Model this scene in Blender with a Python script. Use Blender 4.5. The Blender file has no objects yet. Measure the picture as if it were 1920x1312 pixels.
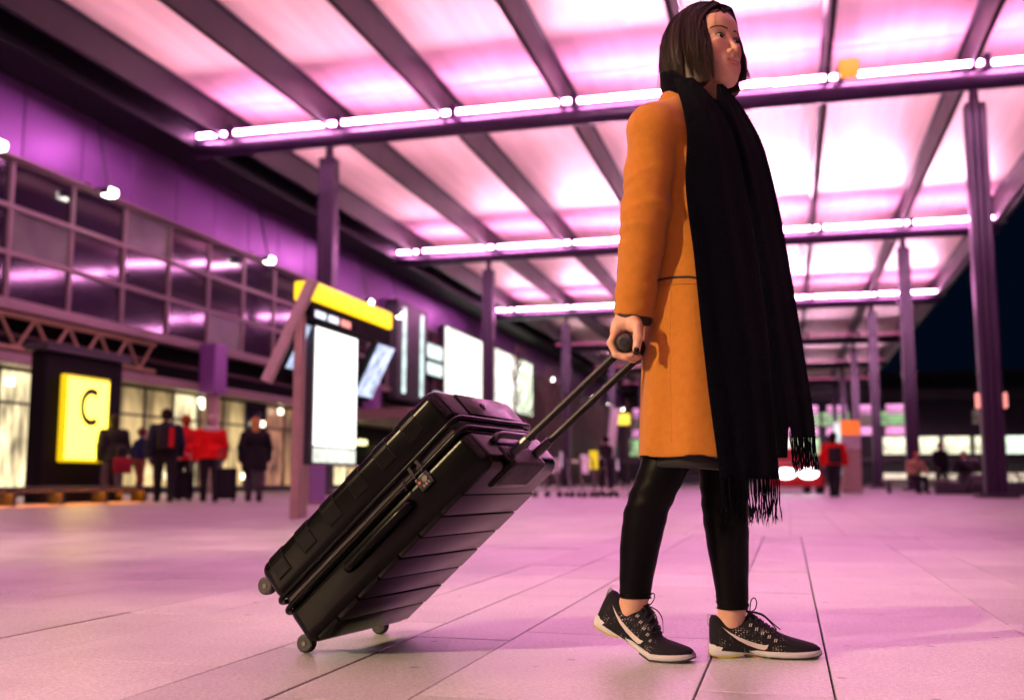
import bpy, bmesh, math, random
import numpy as np
from mathutils import Vector, Matrix
from mathutils.bvhtree import BVHTree
C = bpy.context.scene.collection
SC = bpy.context.scene
# ------------------------------------------------------------------ camera, world, exposure
FPX, CX, CY, HZ, CAMH = 1950.0, 960.0, 656.0, 899.0, 0.43      # photograph: 1920 x 1312
PITCH = math.atan((HZ - CY) / FPX)
YAW = math.atan((1479 - 960) / math.hypot(FPX, HZ - CY))
cp, sp = math.cos(PITCH), math.sin(PITCH)
cam = bpy.data.cameras.new('camera')
cam.lens = 36.0 * FPX / 1920.0
cam.sensor_width = 36.0
cam.clip_start, cam.clip_end = 0.05, 1500
cam.dof.use_dof = True
cam.dof.focus_distance = 2.58
cam.dof.aperture_fstop = 2.5
camo = bpy.data.objects.new('camera', cam); C.objects.link(camo)
camo.location = (0, 0, CAMH)
camo.rotation_euler = (math.pi / 2 + PITCH, 0, 0)
SC.camera = camo
world = bpy.data.worlds.new("World"); SC.world = world
world.use_nodes = True
bg = world.node_tree.nodes['Background']
bg.inputs[0].default_value = (0.0007, 0.0021, 0.007, 1)       # night sky over the airport
bg.inputs[1].default_value = 1.0
SC.view_settings.view_transform = 'Standard'
SC.view_settings.look = 'None'
SC.view_settings.exposure = 0.12
SC.view_settings.gamma = 1.0
SC.view_settings.use_curve_mapping = False
SC.cycles.use_denoising = True
SC.cycles.denoising_prefilter = 'ACCURATE'
SC.cycles.denoising_input_passes = 'RGB_ALBEDO_NORMAL'
SC.cycles.sampling_pattern = 'TABULATED_SOBOL'
SC.cycles.max_bounces = 6
SC.cycles.diffuse_bounces = 4
SC.cycles.glossy_bounces = 3
SC.cycles.transmission_bounces = 4
SC.cycles.caustics_reflective = False
SC.cycles.caustics_refractive = False
SC.cycles.sample_clamp_indirect = 6.0
STRIP = (1.0, 0.31, 0.76); STRIP_E = 80.0; WASH = (1.0, 0.50, 0.72)                      # led strips of the canopy; WASH colours the added area lamps
KEY = (1.0, 0.70, 0.37); KEY_W = 25000.0                       # flood lamp of the terminal wall, left of the frame

# ------------------------------------------------------------------ helpers
def ray(x, y):
    return np.array([x - CX, FPX * cp - (CY - y) * sp, (CY - y) * cp + FPX * sp])
def at(x, y, Y):
    r = ray(x, y); t = Y / r[1]
    return np.array([r[0] * t, Y, CAMH + r[2] * t])
Tv = np.array([math.cos(YAW), -math.sin(YAW)]); Lv = np.array([math.sin(YAW), math.cos(YAW)])
def W(u, v, z=0.0):
    p = Tv * u + Lv * v
    return Vector((p[0], p[1], z))
def gnd(x, y):
    r = ray(x, y); t = -CAMH / r[2]
    return np.array([r[0] * t, r[1] * t, 0.0])
def gY(x, Y):
    return np.array([(x - CX) / (FPX * cp) * Y, Y, 0.0])
def on_u(x, y, u):
    r = ray(x, y); t = u / (r[0] * Tv[0] + r[1] * Tv[1])
    P = np.array([r[0] * t, r[1] * t])
    return float(P @ Lv), CAMH + r[2] * t

def setp(o, label=None, cat=None, group=None, kind=None):
    if label: o['label'] = label
    if cat: o['category'] = cat
    if group: o['group'] = group
    if kind: o['kind'] = kind
    return o
def empty(name, loc=(0, 0, 0), rz=0.0, label=None, cat=None, group=None, kind=None):
    o = bpy.data.objects.new(name, None); C.objects.link(o)
    o.location = loc; o.rotation_euler = (0, 0, rz); o.empty_display_size = .2
    return setp(o, label, cat, group, kind)
def link(name, me, parent=None, loc=None, rz=None):
    o = bpy.data.objects.new(name, me); C.objects.link(o)
    if parent: o.parent = parent
    if loc is not None: o.location = loc
    if rz is not None: o.rotation_euler = (0, 0, rz)
    return o
def copy_tree(o, parent=None):
    c = o.copy(); C.objects.link(c); c.parent = parent
    for ch in o.children: copy_tree(ch, c)
    return c

class MB:
    def __init__(s): s.v = []; s.f = []; s.m = []; s.cm = 0
    def q(s, pts):
        n = len(s.v); s.v += [tuple(p) for p in pts]; s.f.append(tuple(range(n, n + len(pts)))); s.m.append(s.cm); return s
    def box(s, lo, hi, R=None, o=(0, 0, 0)):
        x0, y0, z0 = lo; x1, y1, z1 = hi
        P = [(x0, y0, z0), (x1, y0, z0), (x1, y1, z0), (x0, y1, z0), (x0, y0, z1), (x1, y0, z1), (x1, y1, z1), (x0, y1, z1)]
        if R is not None: P = [tuple(Vector(o) + R @ Vector(p)) for p in P]
        n = len(s.v); s.v += P
        for f in ((0, 3, 2, 1), (4, 5, 6, 7), (0, 1, 5, 4), (1, 2, 6, 5), (2, 3, 7, 6), (3, 0, 4, 7)):
            s.f.append(tuple(n + i for i in f)); s.m.append(s.cm)
        return s
    def tube(s, pts, r, n=8, caps=True, sx=1.0):
        pts = [Vector(p) for p in pts]; k = len(pts)
        rr = r if hasattr(r, '__len__') else [r] * k
        base = len(s.v); up = None
        for i, p in enumerate(pts):
            t = (pts[min(i + 1, k - 1)] - pts[max(i - 1, 0)])
            if t.length < 1e-9: t = Vector((0, 0, 1))
            t.normalize()
            if up is None:
                up = Vector((0, 0, 1)) if abs(t.z) < .9 else Vector((1, 0, 0))
            a = t.cross(up)
            if a.length < 1e-6: a = t.orthogonal()
            a.normalize(); b = a.cross(t).normalized(); up = b
            for j in range(n):
                th = 2 * math.pi * j / n
                s.v.append(tuple(p + a * (math.cos(th) * rr[i] * sx) + b * (math.sin(th) * rr[i])))
        for i in range(k - 1):
            for j in range(n):
                j2 = (j + 1) % n
                s.f.append((base + i * n + j, base + i * n + j2, base + (i + 1) * n + j2, base + (i + 1) * n + j)); s.m.append(s.cm)
        if caps:
            s.f.append(tuple(base + j for j in range(n - 1, -1, -1))); s.m.append(s.cm)
            s.f.append(tuple(base + (k - 1) * n + j for j in range(n))); s.m.append(s.cm)
        return s
    def rings(s, rings, close=True, caps=(True, True)):
        n = len(rings[0]); base = len(s.v)
        for r in rings: s.v += [tuple(p) for p in r]
        for i in range(len(rings) - 1):
            for j in range(n if close else n - 1):
                j2 = (j + 1) % n
                s.f.append((base + i * n + j, base + i * n + j2, base + (i + 1) * n + j2, base + (i + 1) * n + j)); s.m.append(s.cm)
        if caps[0]: s.f.append(tuple(base + j for j in range(n - 1, -1, -1))); s.m.append(s.cm)
        if caps[1]: s.f.append(tuple(base + (len(rings) - 1) * n + j for j in range(n))); s.m.append(s.cm)
        return s
    def disc(s, c, r, n=12, axis=(0, 0, 1), d=.01):
        a = Vector(axis).normalized(); return s.tube([Vector(c) - a * d / 2, Vector(c) + a * d / 2], r, n)
    def me(s, name, mats, smooth=False, bevel=0, seg=2):
        me = bpy.data.meshes.new(name)
        me.from_pydata(s.v, [], s.f)
        for m in (mats if isinstance(mats, (list, tuple)) else [mats]): me.materials.append(m)
        me.polygons.foreach_set('material_index', s.m)
        bm = bmesh.new(); bm.from_mesh(me)
        bmesh.ops.recalc_face_normals(bm, faces=bm.faces)
        if bevel:
            es = [e for e in bm.edges if e.is_manifold and e.calc_face_angle(0) > .6]
            bmesh.ops.bevel(bm, geom=es, offset=bevel, segments=seg, affect='EDGES', profile=.5, clamp_overlap=True)
        bm.to_mesh(me); bm.free()
        if smooth: me.shade_smooth()
        me.update()
        return me
    def ob(s, name, mats, parent=None, loc=None, rz=None, smooth=False, bevel=0, seg=2):
        return link(name, s.me(name, mats, smooth, bevel, seg), parent, loc, rz)

def np_mesh(name, v, q, mat, smooth=True):
    me = bpy.data.meshes.new(name)
    me.vertices.add(len(v)); me.vertices.foreach_set('co', np.asarray(v, np.float32).ravel())
    me.loops.add(q.size); me.loops.foreach_set('vertex_index', q.astype(np.int32).ravel())
    me.polygons.add(len(q)); me.polygons.foreach_set('loop_start', np.arange(0, q.size, 4, dtype=np.int32))
    me.update(calc_edges=True)
    for m in (mat if isinstance(mat, (list, tuple)) else [mat]): me.materials.append(m)
    if smooth: me.shade_smooth()
    me.validate()
    return me

# signed distance modelling on a voxel block, turned into quads by surface nets
class Field:
    def __init__(s, lo, hi, h):
        s.lo = np.array(lo, float); s.h = h
        s.n = np.ceil((np.array(hi) - s.lo) / h).astype(int) + 1
        s.ax = [(s.lo[i] + h * np.arange(s.n[i])).astype(np.float32) for i in range(3)]
        s.d = np.full(s.n, 1.0, np.float32)
    def sub(s, lo, hi):
        sl = []
        for i in range(3):
            a = int(np.clip(math.floor((lo[i] - s.lo[i]) / s.h), 0, s.n[i])); b = int(np.clip(math.ceil((hi[i] - s.lo[i]) / s.h) + 1, 0, s.n[i]))
            sl.append(slice(a, b))
        return tuple(sl)
    def grid(s, sl):
        return (s.ax[0][sl[0]][:, None, None], s.ax[1][sl[1]][None, :, None], s.ax[2][sl[2]][None, None, :])
    def comb(s, sl, d, k, op):
        a = s.d[sl]
        if op == 'sub': d = -d; a2 = -a; d2 = -d
        if op == 'add':
            m = np.minimum(a, d)
            if k > 0: hh = np.maximum(k - np.abs(a - d), 0) / k; m = m - hh * hh * k * .25
        else:
            m = np.maximum(a, d)
            if k > 0: hh = np.maximum(k - np.abs(a - d), 0) / k; m = m + hh * hh * k * .25
        s.d[sl] = m
    def ell(s, c, r, k=.01, op='add', R=None):
        c = np.asarray(c, float); r = np.asarray(r if hasattr(r, '__len__') else [r] * 3, float)
        e = (max(r) if R is not None else r) + k + 3 * s.h
        sl = s.sub(c - e, c + e); X, Y, Z = s.grid(sl); X = X - c[0]; Y = Y - c[1]; Z = Z - c[2]
        if R is not None:
            R = np.asarray(R); X, Y, Z = (R[0, 0] * X + R[1, 0] * Y + R[2, 0] * Z, R[0, 1] * X + R[1, 1] * Y + R[2, 1] * Z, R[0, 2] * X + R[1, 2] * Y + R[2, 2] * Z)
        k0 = np.sqrt((X / r[0]) ** 2 + (Y / r[1]) ** 2 + (Z / r[2]) ** 2)
        k1 = np.sqrt((X / r[0] ** 2) ** 2 + (Y / r[1] ** 2) ** 2 + (Z / r[2] ** 2) ** 2)
        s.comb(sl, (k0 * (k0 - 1) / np.maximum(k1, 1e-6)).astype(np.float32), k, op); return s
    def cap(s, a, b, ra, rb=None, k=.01, op='add', flat=None):
        a = np.asarray(a, float); b = np.asarray(b, float); rb = ra if rb is None else rb
        e = max(ra, rb) + k + 3 * s.h
        sl = s.sub(np.minimum(a, b) - e, np.maximum(a, b) + e); X, Y, Z = s.grid(sl)
        ab = b - a; L2 = max(ab @ ab, 1e-12)
        t = np.clip(((X - a[0]) * ab[0] + (Y - a[1]) * ab[1] + (Z - a[2]) * ab[2]) / L2, 0, 1)
        d = np.sqrt((X - a[0] - t * ab[0]) ** 2 + (Y - a[1] - t * ab[1]) ** 2 + (Z - a[2] - t * ab[2]) ** 2) - (ra + (rb - ra) * t)
        s.comb(sl, d.astype(np.float32), k, op); return s
    def chain(s, pts, rs, k=.01, op='add'):
        for i in range(len(pts) - 1): s.cap(pts[i], pts[i + 1], rs[i], rs[i + 1], k if i == 0 else max(.004, min(k, min(rs[i], rs[i + 1]) * .5)), op)
        return s
    def func(s, lo, hi, fn, k=.01, op='add'):
        sl = s.sub(lo, hi); X, Y, Z = s.grid(sl)
        s.comb(sl, np.broadcast_to(fn(X, Y, Z), s.d[sl].shape).astype(np.float32), k, op); return s
    def mesh(s, smooth=1):
        d = s.d; n = s.n; sg = d < 0
        c = np.zeros(n - 1, np.int8)
        for i in (0, 1):
            for j in (0, 1):
                for k in (0, 1): c += sg[i:n[0] - 1 + i, j:n[1] - 1 + j, k:n[2] - 1 + k]
        I = np.argwhere((c > 0) & (c < 8)); ids = np.full(n - 1, -1, np.int64); ids[tuple(I.T)] = np.arange(len(I))
        acc = np.zeros((len(I), 3)); cnt = np.zeros(len(I))
        cor = [(i, j, k) for i in (0, 1) for j in (0, 1) for k in (0, 1)]
        for a in cor:
            for ax in range(3):
                if a[ax] == 1: continue
                b = list(a); b[ax] = 1
                va = d[I[:, 0] + a[0], I[:, 1] + a[1], I[:, 2] + a[2]]; vb = d[I[:, 0] + b[0], I[:, 1] + b[1], I[:, 2] + b[2]]
                m = (va < 0) != (vb < 0); t = np.where(m, va / np.where(m, va - vb, 1), 0)
                p = np.tile(np.array(a, float), (len(I), 1)); p[:, ax] += t
                acc[m] += p[m]; cnt[m] += 1
        v = s.lo + s.h * (I + acc / cnt[:, None])
        Q = []
        for ax in range(3):
            o1, o2 = [(1, 2), (2, 0), (0, 1)][ax]
            sl0 = [slice(None)] * 3; sl1 = [slice(None)] * 3; sl0[ax] = slice(0, -1); sl1[ax] = slice(1, None)
            ch = sg[tuple(sl0)] != sg[tuple(sl1)]
            E = np.argwhere(ch); ok = (E[:, o1] > 0) & (E[:, o2] > 0) & (E[:, o1] < n[o1] - 1) & (E[:, o2] < n[o2] - 1)
            E = E[ok]; inside = sg[tuple(E.T)]
            def cid(a, b):
                e = E.copy(); e[:, o1] -= a; e[:, o2] -= b; return ids[tuple(e.T)]
            q = np.stack([cid(1, 1), cid(0, 1), cid(0, 0), cid(1, 0)], 1)
            q[~inside] = q[~inside][:, ::-1]; Q.append(q)
        Q = np.concatenate(Q)
        for _ in range(smooth):
            av = np.zeros_like(v); w = np.zeros(len(v))
            for a, b in ((0, 1), (1, 2), (2, 3), (3, 0)):
                for x, y in ((a, b), (b, a)):
                    for i3 in range(3): av[:, i3] += np.bincount(Q[:, x], v[Q[:, y], i3], len(v))
                    w += np.bincount(Q[:, x], minlength=len(v))
            v = v * .45 + .55 * av / np.maximum(w, 1)[:, None]
        return v, Q

# ------------------------------------------------------------------ materials
def M(name, col, rough=.5, metal=0.0, spec=.5, var=.15, scale=8.0, bump=0.0, bscale=None, emit=None, estr=1.0, sheen=0.0, coat=0.0, stretch=None, detail=4, sss=0.0):
    m = bpy.data.materials.new(name); m.use_nodes = True
    nt = m.node_tree; b = nt.nodes['Principled BSDF']
    b.inputs['Base Color'].default_value = (*col, 1); b.inputs['Roughness'].default_value = rough
    b.inputs['Metallic'].default_value = metal; b.inputs['Specular IOR Level'].default_value = spec
    if sheen:
        b.inputs['Sheen Weight'].default_value = sheen; b.inputs['Sheen Roughness'].default_value = .5
    if coat: b.inputs['Coat Weight'].default_value = coat; b.inputs['Coat Roughness'].default_value = .1
    if emit: b.inputs['Emission Color'].default_value = (*emit, 1); b.inputs['Emission Strength'].default_value = estr
    if var or bump:
        tc = nt.nodes.new('ShaderNodeTexCoord'); mp = nt.nodes.new('ShaderNodeMapping')
        nt.links.new(tc.outputs['Object'], mp.inputs[0])
        if stretch: mp.inputs['Scale'].default_value = stretch
        n = nt.nodes.new('ShaderNodeTexNoise'); n.inputs['Scale'].default_value = scale; n.inputs['Detail'].default_value = detail
        nt.links.new(mp.outputs[0], n.inputs['Vector'])
        if var:
            mr = nt.nodes.new('ShaderNodeMapRange'); mr.inputs[3].default_value = 1 - var * 1.6; mr.inputs[4].default_value = 1 + var * 1.6
            nt.links.new(n.outputs[0], mr.inputs[0])
            mx = nt.nodes.new('ShaderNodeVectorMath'); mx.operation = 'SCALE'; mx.inputs[0].default_value = col
            nt.links.new(mr.outputs[0], mx.inputs['Scale']); nt.links.new(mx.outputs[0], b.inputs['Base Color'])
            r2 = nt.nodes.new('ShaderNodeMapRange'); r2.inputs[3].default_value = max(.02, rough - min(.12, rough * .3)); r2.inputs[4].default_value = min(1, rough + min(.12, rough * .3))
            nt.links.new(n.outputs[0], r2.inputs[0]); nt.links.new(r2.outputs[0], b.inputs['Roughness'])
        if bump:
            n2 = nt.nodes.new('ShaderNodeTexNoise'); n2.inputs['Scale'].default_value = bscale or scale * 6; n2.inputs['Detail'].default_value = 3
            nt.links.new(mp.outputs[0], n2.inputs['Vector'])
            bp = nt.nodes.new('ShaderNodeBump'); bp.inputs['Strength'].default_value = bump; bp.inputs['Distance'].default_value = .01
            nt.links.new(n2.outputs[0], bp.inputs['Height']); nt.links.new(bp.outputs[0], b.inputs['Normal'])
    return m
def E(name, col, s, var=0.0, scale=3.0, stretch=None):
    m = bpy.data.materials.new(name); m.use_nodes = True; nt = m.node_tree
    b = nt.nodes['Principled BSDF']; b.inputs['Base Color'].default_value = (.05, .05, .05, 1); b.inputs['Roughness'].default_value = .3
    b.inputs['Emission Color'].default_value = (*col, 1); b.inputs['Emission Strength'].default_value = s
    if var:
        tc = nt.nodes.new('ShaderNodeTexCoord'); mp = nt.nodes.new('ShaderNodeMapping'); nt.links.new(tc.outputs['Object'], mp.inputs[0])
        if stretch: mp.inputs['Scale'].default_value = stretch
        n = nt.nodes.new('ShaderNodeTexNoise'); n.inputs['Scale'].default_value = scale; n.inputs['Detail'].default_value = 2
        nt.links.new(mp.outputs[0], n.inputs['Vector'])
        mr = nt.nodes.new('ShaderNodeMapRange'); mr.inputs[1].default_value = .3; mr.inputs[2].default_value = .7
        mr.inputs[3].default_value = s * (1 - var); mr.inputs[4].default_value = s * (1 + var)
        nt.links.new(n.outputs[0], mr.inputs[0]); nt.links.new(mr.outputs[0], b.inputs['Emission Strength'])
    return m
K = {}
K['steel'] = M('painted_steel', (.040, .018, .052), .32, .3, scale=2)
K['steel_dark'] = M('dark_steel', (.045, .045, .055), .45, .2, scale=2)
K['black'] = M('black_cladding', (.006, .006, .008), .7, spec=.12)
K['strip'] = E('led_strip', STRIP, STRIP_E)
K['rafter'] = M('rafter_paint', (.013, .005, .017), .42, .2, scale=.7)
K['gutter'] = M('gutter_paint', (.008, .007, .010), .6, spec=.2)
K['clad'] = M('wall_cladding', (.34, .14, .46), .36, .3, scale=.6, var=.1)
K['frame'] = M('window_frame', (.36, .29, .26), .45)
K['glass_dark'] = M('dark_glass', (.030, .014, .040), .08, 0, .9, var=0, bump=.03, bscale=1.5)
K['beige'] = M('beige_render', (.50, .40, .33), .6)
K['white'] = M('white_paint', (.75, .73, .72), .45)
K['yellow'] = M('yellow_paint', (.75, .42, .01), .5)
K['chrome'] = M('metal', (.5, .48, .5), .25, .9, var=.05)
K['rubber'] = M('rubber', (.012, .012, .014), .5)
random.seed(7); RN = np.random.default_rng(5)
PI = math.pi
# ------------------------------------------------------------------ ground and paving
def paving_mat(name, far):
    m = bpy.data.materials.new(name); m.use_nodes = True; nt = m.node_tree; b = nt.nodes['Principled BSDF']; L = nt.links.new
    tc = nt.nodes.new('ShaderNodeTexCoord'); geo = nt.nodes.new('ShaderNodeNewGeometry')
    def noise(s, d, r=.6):
        n = nt.nodes.new('ShaderNodeTexNoise'); n.inputs['Scale'].default_value = s; n.inputs['Detail'].default_value = d; n.inputs['Roughness'].default_value = r
        L(geo.outputs['Position'], n.inputs['Vector']); return n
    def rng(src, a, c, lo=0.0, hi=1.0):
        r = nt.nodes.new('ShaderNodeMapRange'); r.inputs[1].default_value = lo; r.inputs[2].default_value = hi
        r.inputs[3].default_value = a; r.inputs[4].default_value = c; L(src, r.inputs[0]); return r.outputs[0]
    def mul(a, c):
        q = nt.nodes.new('ShaderNodeMath'); q.operation = 'MULTIPLY'; L(a, q.inputs[0]); L(c, q.inputs[1]); return q.outputs[0]
    fine = noise(420, 2); grain = noise(90, 3); stain = noise(1.7, 5); big = noise(.25, 3)
    f = mul(mul(rng(fine.outputs[0], .60, 1.36, .28, .72), rng(grain.outputs[0], .80, 1.18, .3, .7)), mul(rng(stain.outputs[0], .80, 1.06, .34, .60), rng(big.outputs[0], .9, 1.1, .3, .7)))
    vor = nt.nodes.new('ShaderNodeTexVoronoi'); vor.inputs['Scale'].default_value = 6; L(geo.outputs['Position'], vor.inputs['Vector'])
    spots = rng(vor.outputs['Distance'], .50, 1.0, .05, .09)         # old chewing gum and oil spots
    f = mul(f, spots)
    oi = nt.nodes.new('ShaderNodeObjectInfo'); f = mul(f, rng(oi.outputs['Random'], .84, 1.10))
    if far:
        mp = nt.nodes.new('ShaderNodeMapping'); L(tc.outputs['Object'], mp.inputs[0]); mp.inputs['Rotation'].default_value = (0, 0, PI / 2)
        br = nt.nodes.new('ShaderNodeTexBrick'); L(mp.outputs[0], br.inputs['Vector']); br.inputs['Scale'].default_value = 1
        br.inputs['Brick Width'].default_value = .82; br.inputs['Row Height'].default_value = .41; br.inputs['Mortar Size'].default_value = .004; br.inputs['Mortar Smooth'].default_value = .2
        br.inputs['Color1'].default_value = (1, 1, 1, 1); br.inputs['Color2'].default_value = (.86, .86, .86, 1); br.inputs['Mortar'].default_value = (.35, .35, .35, 1)
        f = mul(f, br.outputs[0])
    sc = nt.nodes.new('ShaderNodeVectorMath'); sc.operation = 'SCALE'; sc.inputs[0].default_value = (.55, .60, .565); L(f, sc.inputs['Scale'])
    L(sc.outputs[0], b.inputs['Base Color'])
    L(rng(stain.outputs[0], .34, .5, .3, .7), b.inputs['Roughness']); b.inputs['Specular IOR Level'].default_value = .5
    bp = nt.nodes.new('ShaderNodeBump'); bp.inputs['Strength'].default_value = .28; bp.inputs['Distance'].default_value = .004
    L(grain.outputs[0], bp.inputs['Height']); L(bp.outputs[0], b.inputs['Normal'])
    return m
K['paving'] = paving_mat('granite_paving', False); K['paving_far'] = paving_mat('granite_paving_far', True)
K['joint'] = M('joint_sand', (.02, .018, .018), .9, scale=60)
UN = .2725; U_A = .076
steps = [0, -1, -3, -4, -5, -7, -8, -10, -11, -12, -14, -15, -17, -18, -19, -21, -22, -24]
ups = [2, 3, 5, 6, 7, 9, 10, 12, 13, 14, 16]
edges_u = sorted([U_A + UN * k for k in steps + ups])
NEAR_V0, NEAR_V1 = 1.15, 8.4
g = MB()
g.q([(-400, -300, -.016), (400, -300, -.016), (400, 600, -.016), (-400, 600, -.016)])
g.cm = 1
ua, ub = edges_u[0], edges_u[-1]
for a, b2, c2, d2 in ((-400, ua, -300, 600), (ub, 400, -300, 600), (ua, ub, -300, NEAR_V0), (ua, ub, NEAR_V1, 600)):
    g.q([(a, c2, 0), (b2, c2, 0), (b2, d2, 0), (a, d2, 0)])
ground = g.ob('plaza_ground', [K['joint'], K['paving_far']], rz=-YAW)
setp(ground, 'pale granite paved plaza in front of the terminal', kind='structure')
def in_view(u, v):
    p = W(u, v); r = (p.x, p.y, -CAMH)
    dpt = r[1] * cp + r[2] * sp
    if dpt < .3: return False
    x = CX + FPX * r[0] / dpt; y = CY - FPX * (-r[1] * sp + r[2] * cp) / dpt
    return -90 < x < 2010 and 880 < y < 1420
slab_me = {}
fixed = {round(U_A - UN, 3): [1.15, 2.24, 3.37, 4.2, 5.15], round(U_A - 3 * UN, 3): [1.15, 2.05, 2.95, 3.3, 4.35]}
nslab = 0; cells = []
for i in range(len(edges_u) - 1):
    a, b2 = edges_u[i], edges_u[i + 1]
    vs = list(fixed.get(round(a, 3), [NEAR_V0])); v = vs[-1]
    rr = random.Random(i * 13 + 5)
    while v < NEAR_V1:
        v = min(NEAR_V1, v + rr.choice([.55, .7, .82, .82, 1.09, 1.09])); vs.append(v)
        if NEAR_V1 - v < .4: vs[-1] = NEAR_V1; break
    for j in range(len(vs) - 1): cells.append((a, b2, vs[j], vs[j + 1]))
rest = MB()
for (a, b2, c2, d2) in cells:
    vis = any(in_view(uu, vv) for uu in (a, (a + b2) / 2, b2) for vv in (c2, (c2 + d2) / 2, d2))
    w, l = b2 - a - .0048, d2 - c2 - .0042
    if vis and nslab < 290:
        key = (round(w, 3), round(l, 3))
        if key not in slab_me:
            mb = MB(); mb.box((-w / 2, -l / 2, -.015), (w / 2, l / 2, 0)); slab_me[key] = mb.me('paving_slab', K['paving'], bevel=.0012, seg=1)
        o = link('paving_slab', slab_me[key], ground, ((a + b2) / 2, (c2 + d2) / 2, random.uniform(-.0012, .0008)))
        o.rotation_euler = (random.uniform(-.001, .001), random.uniform(-.001, .001), 0); nslab += 1
    else:
        rest.box(((a + b2) / 2 - w / 2, (c2 + d2) / 2 - l / 2, -.015), ((a + b2) / 2 + w / 2, (c2 + d2) / 2 + l / 2, 0))
if rest.v: setp(rest.ob('paving_edge', K['paving'], ground), kind='stuff')

# ------------------------------------------------------------------ canopy: columns, tube beams, rafters, translucent roof panels, led strips
def panel_mat():
    m = bpy.data.materials.new('roof_panel'); m.use_nodes = True; nt = m.node_tree; b = nt.nodes['Principled BSDF']; L = nt.links.new
    geo = nt.nodes.new('ShaderNodeTexCoord'); mp = nt.nodes.new('ShaderNodeMapping'); L(geo.outputs['Object'], mp.inputs[0]); mp.inputs['Scale'].default_value = (2.2, .16, 1)
    n = nt.nodes.new('ShaderNodeTexNoise'); n.inputs['Scale'].default_value = 1.0; n.inputs['Detail'].default_value = 5; L(mp.outputs[0], n.inputs['Vector'])
    mr = nt.nodes.new('ShaderNodeMapRange'); mr.inputs[1].default_value = .3; mr.inputs[2].default_value = .7; mr.inputs[3].default_value = .80; mr.inputs[4].default_value = 1.06; L(n.outputs[0], mr.inputs[0])
    sc = nt.nodes.new('ShaderNodeVectorMath'); sc.operation = 'SCALE'; sc.inputs[0].default_value = (.92, .70, .64); L(mr.outputs[0], sc.inputs['Scale']); L(sc.outputs[0], b.inputs['Base Color'])
    b.inputs['Roughness'].default_value = .45; b.inputs['Specular IOR Level'].default_value = .1
    r2 = nt.nodes.new('ShaderNodeMapRange'); r2.inputs[3].default_value = .42; r2.inputs[4].default_value = .6; L(n.outputs[0], r2.inputs[0]); L(r2.outputs[0], b.inputs['Roughness'])
    return m
K['panel'] = panel_mat(); K['strip_dim'] = E('led_strip_dim', (1.0, .16, .42), .6)
ZB = 10.5; PITCHU = 3.55; RU = [4.85 + PITCHU * k for k in range(-6, 2)]; BV = [10.5 + 17.1 * k for k in range(-1, 7)]
canopy = empty('plaza_canopy', (0, 0, 0), -YAW, 'tall glazed canopy on purple steel columns lit by bright pink strips', 'canopy')
beam_me = MB().tube([(RU[0] - .9, 0, ZB), (RU[-1] + .1, 0, ZB)], .25, 20).me('tube_beam', K['steel'], smooth=True)
seg_me = {}
def seg(l, k):
    if (l, k) not in seg_me: seg_me[l, k] = MB().box((-l / 2, -.05, -.062), (l / 2, .05, .062)).me('light_strip', K[k], bevel=.03)
    return seg_me[l, k]
bracket_me = MB().box((-.09, -.2, 0), (.09, .2, .42)).me('bracket', K['steel'], bevel=.02)
rafter_me = {}; panel_me = {}
for bi, bv in enumerate(BV):
    bo = link('tube_beam', beam_me, canopy, (0, bv, 0))
    for i, u in enumerate(RU): link('bracket', bracket_me, bo, (u + .35, 0, ZB + .22))
    link('light_strip', seg(.95, 'strip' if bi < 5 else 'strip_dim'), bo, (RU[0] - .32, -.16, ZB + .40))
    for i in range(len(RU) - 1):
        a = RU[i] + .46; b2 = RU[i + 1] + (.24 if i < len(RU) - 2 else -.08); h2 = (b2 - a) / 2 - .012
        for k in (0, 1):
            o = link('light_strip', seg(round(h2, 2), 'strip' if bi < 5 else 'strip_dim'), bo, (a + h2 * (k + .5) + .02 * k, -.16, ZB + .40 + random.uniform(-.015, .015)))
for bi, bv in enumerate(BV):
    for sgn, pw in ((-1, 620.0), (1, 580.0)):  # area lamps added to brighten the panels more evenly than the strips do
        ld = bpy.data.lights.new('added_wash', 'AREA'); ld.shape = 'RECTANGLE'; ld.size = 24.5; ld.size_y = .12; ld.energy = pw * (5.0 if bi == 0 else 1.0 if bi < 4 else .7 if bi == 4 and sgn < 0 else .10); ld.color = WASH; ld.spread = math.radians(32)  # the pair behind the camera is boosted as fill light
        lo = bpy.data.objects.new('added_wash', ld); C.objects.link(lo); lo.parent = canopy; lo.location = ((RU[0] + RU[-1]) / 2, bv + .30 * sgn, ZB + .36)
        dd = Vector((0, sgn * math.cos(math.radians(7)), math.sin(math.radians(7)))); zz = -dd; xx = Vector((1, 0, 0)); yy = zz.cross(xx)
        lo.rotation_euler = Matrix((xx, yy, zz)).transposed().to_euler()
RV = [BV[0] - 9] + BV[1:] + [BV[-1] + 6]
for j in range(len(RV) - 1):
    v0, v1 = RV[j], RV[j + 1]; l = round(v1 - v0 - .01, 2)
    if l not in rafter_me:
        rafter_me[l] = MB().box((-.045, -l / 2, 0), (.045, l / 2, .86)).box((-.13, -l / 2, .862), (.13, l / 2, .92)).box((-.065, -l / 2, -.03), (.065, l / 2, -.003)).me('rafter', K['rafter'])
        panel_me[l] = MB().box((-PITCHU / 2 + .06, -l / 2 + .03, 0), (PITCHU / 2 - .06, l / 2 - .03, .05)).me('roof_panel', K['panel'])
    for i, u in enumerate(RU):
        link('rafter', rafter_me[l], canopy, (u, (v0 + v1) / 2, ZB + .32))
        if i < len(RU) - 1:
            o = link('roof_panel', panel_me[l], canopy, (u + PITCHU / 2, (v0 + v1) / 2, ZB + 1.26)); 
            o.rotation_euler = (random.uniform(-.002, .002), random.uniform(-.006, .006), 0)
gl = BV[-1] + 6 - RV[0]
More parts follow.
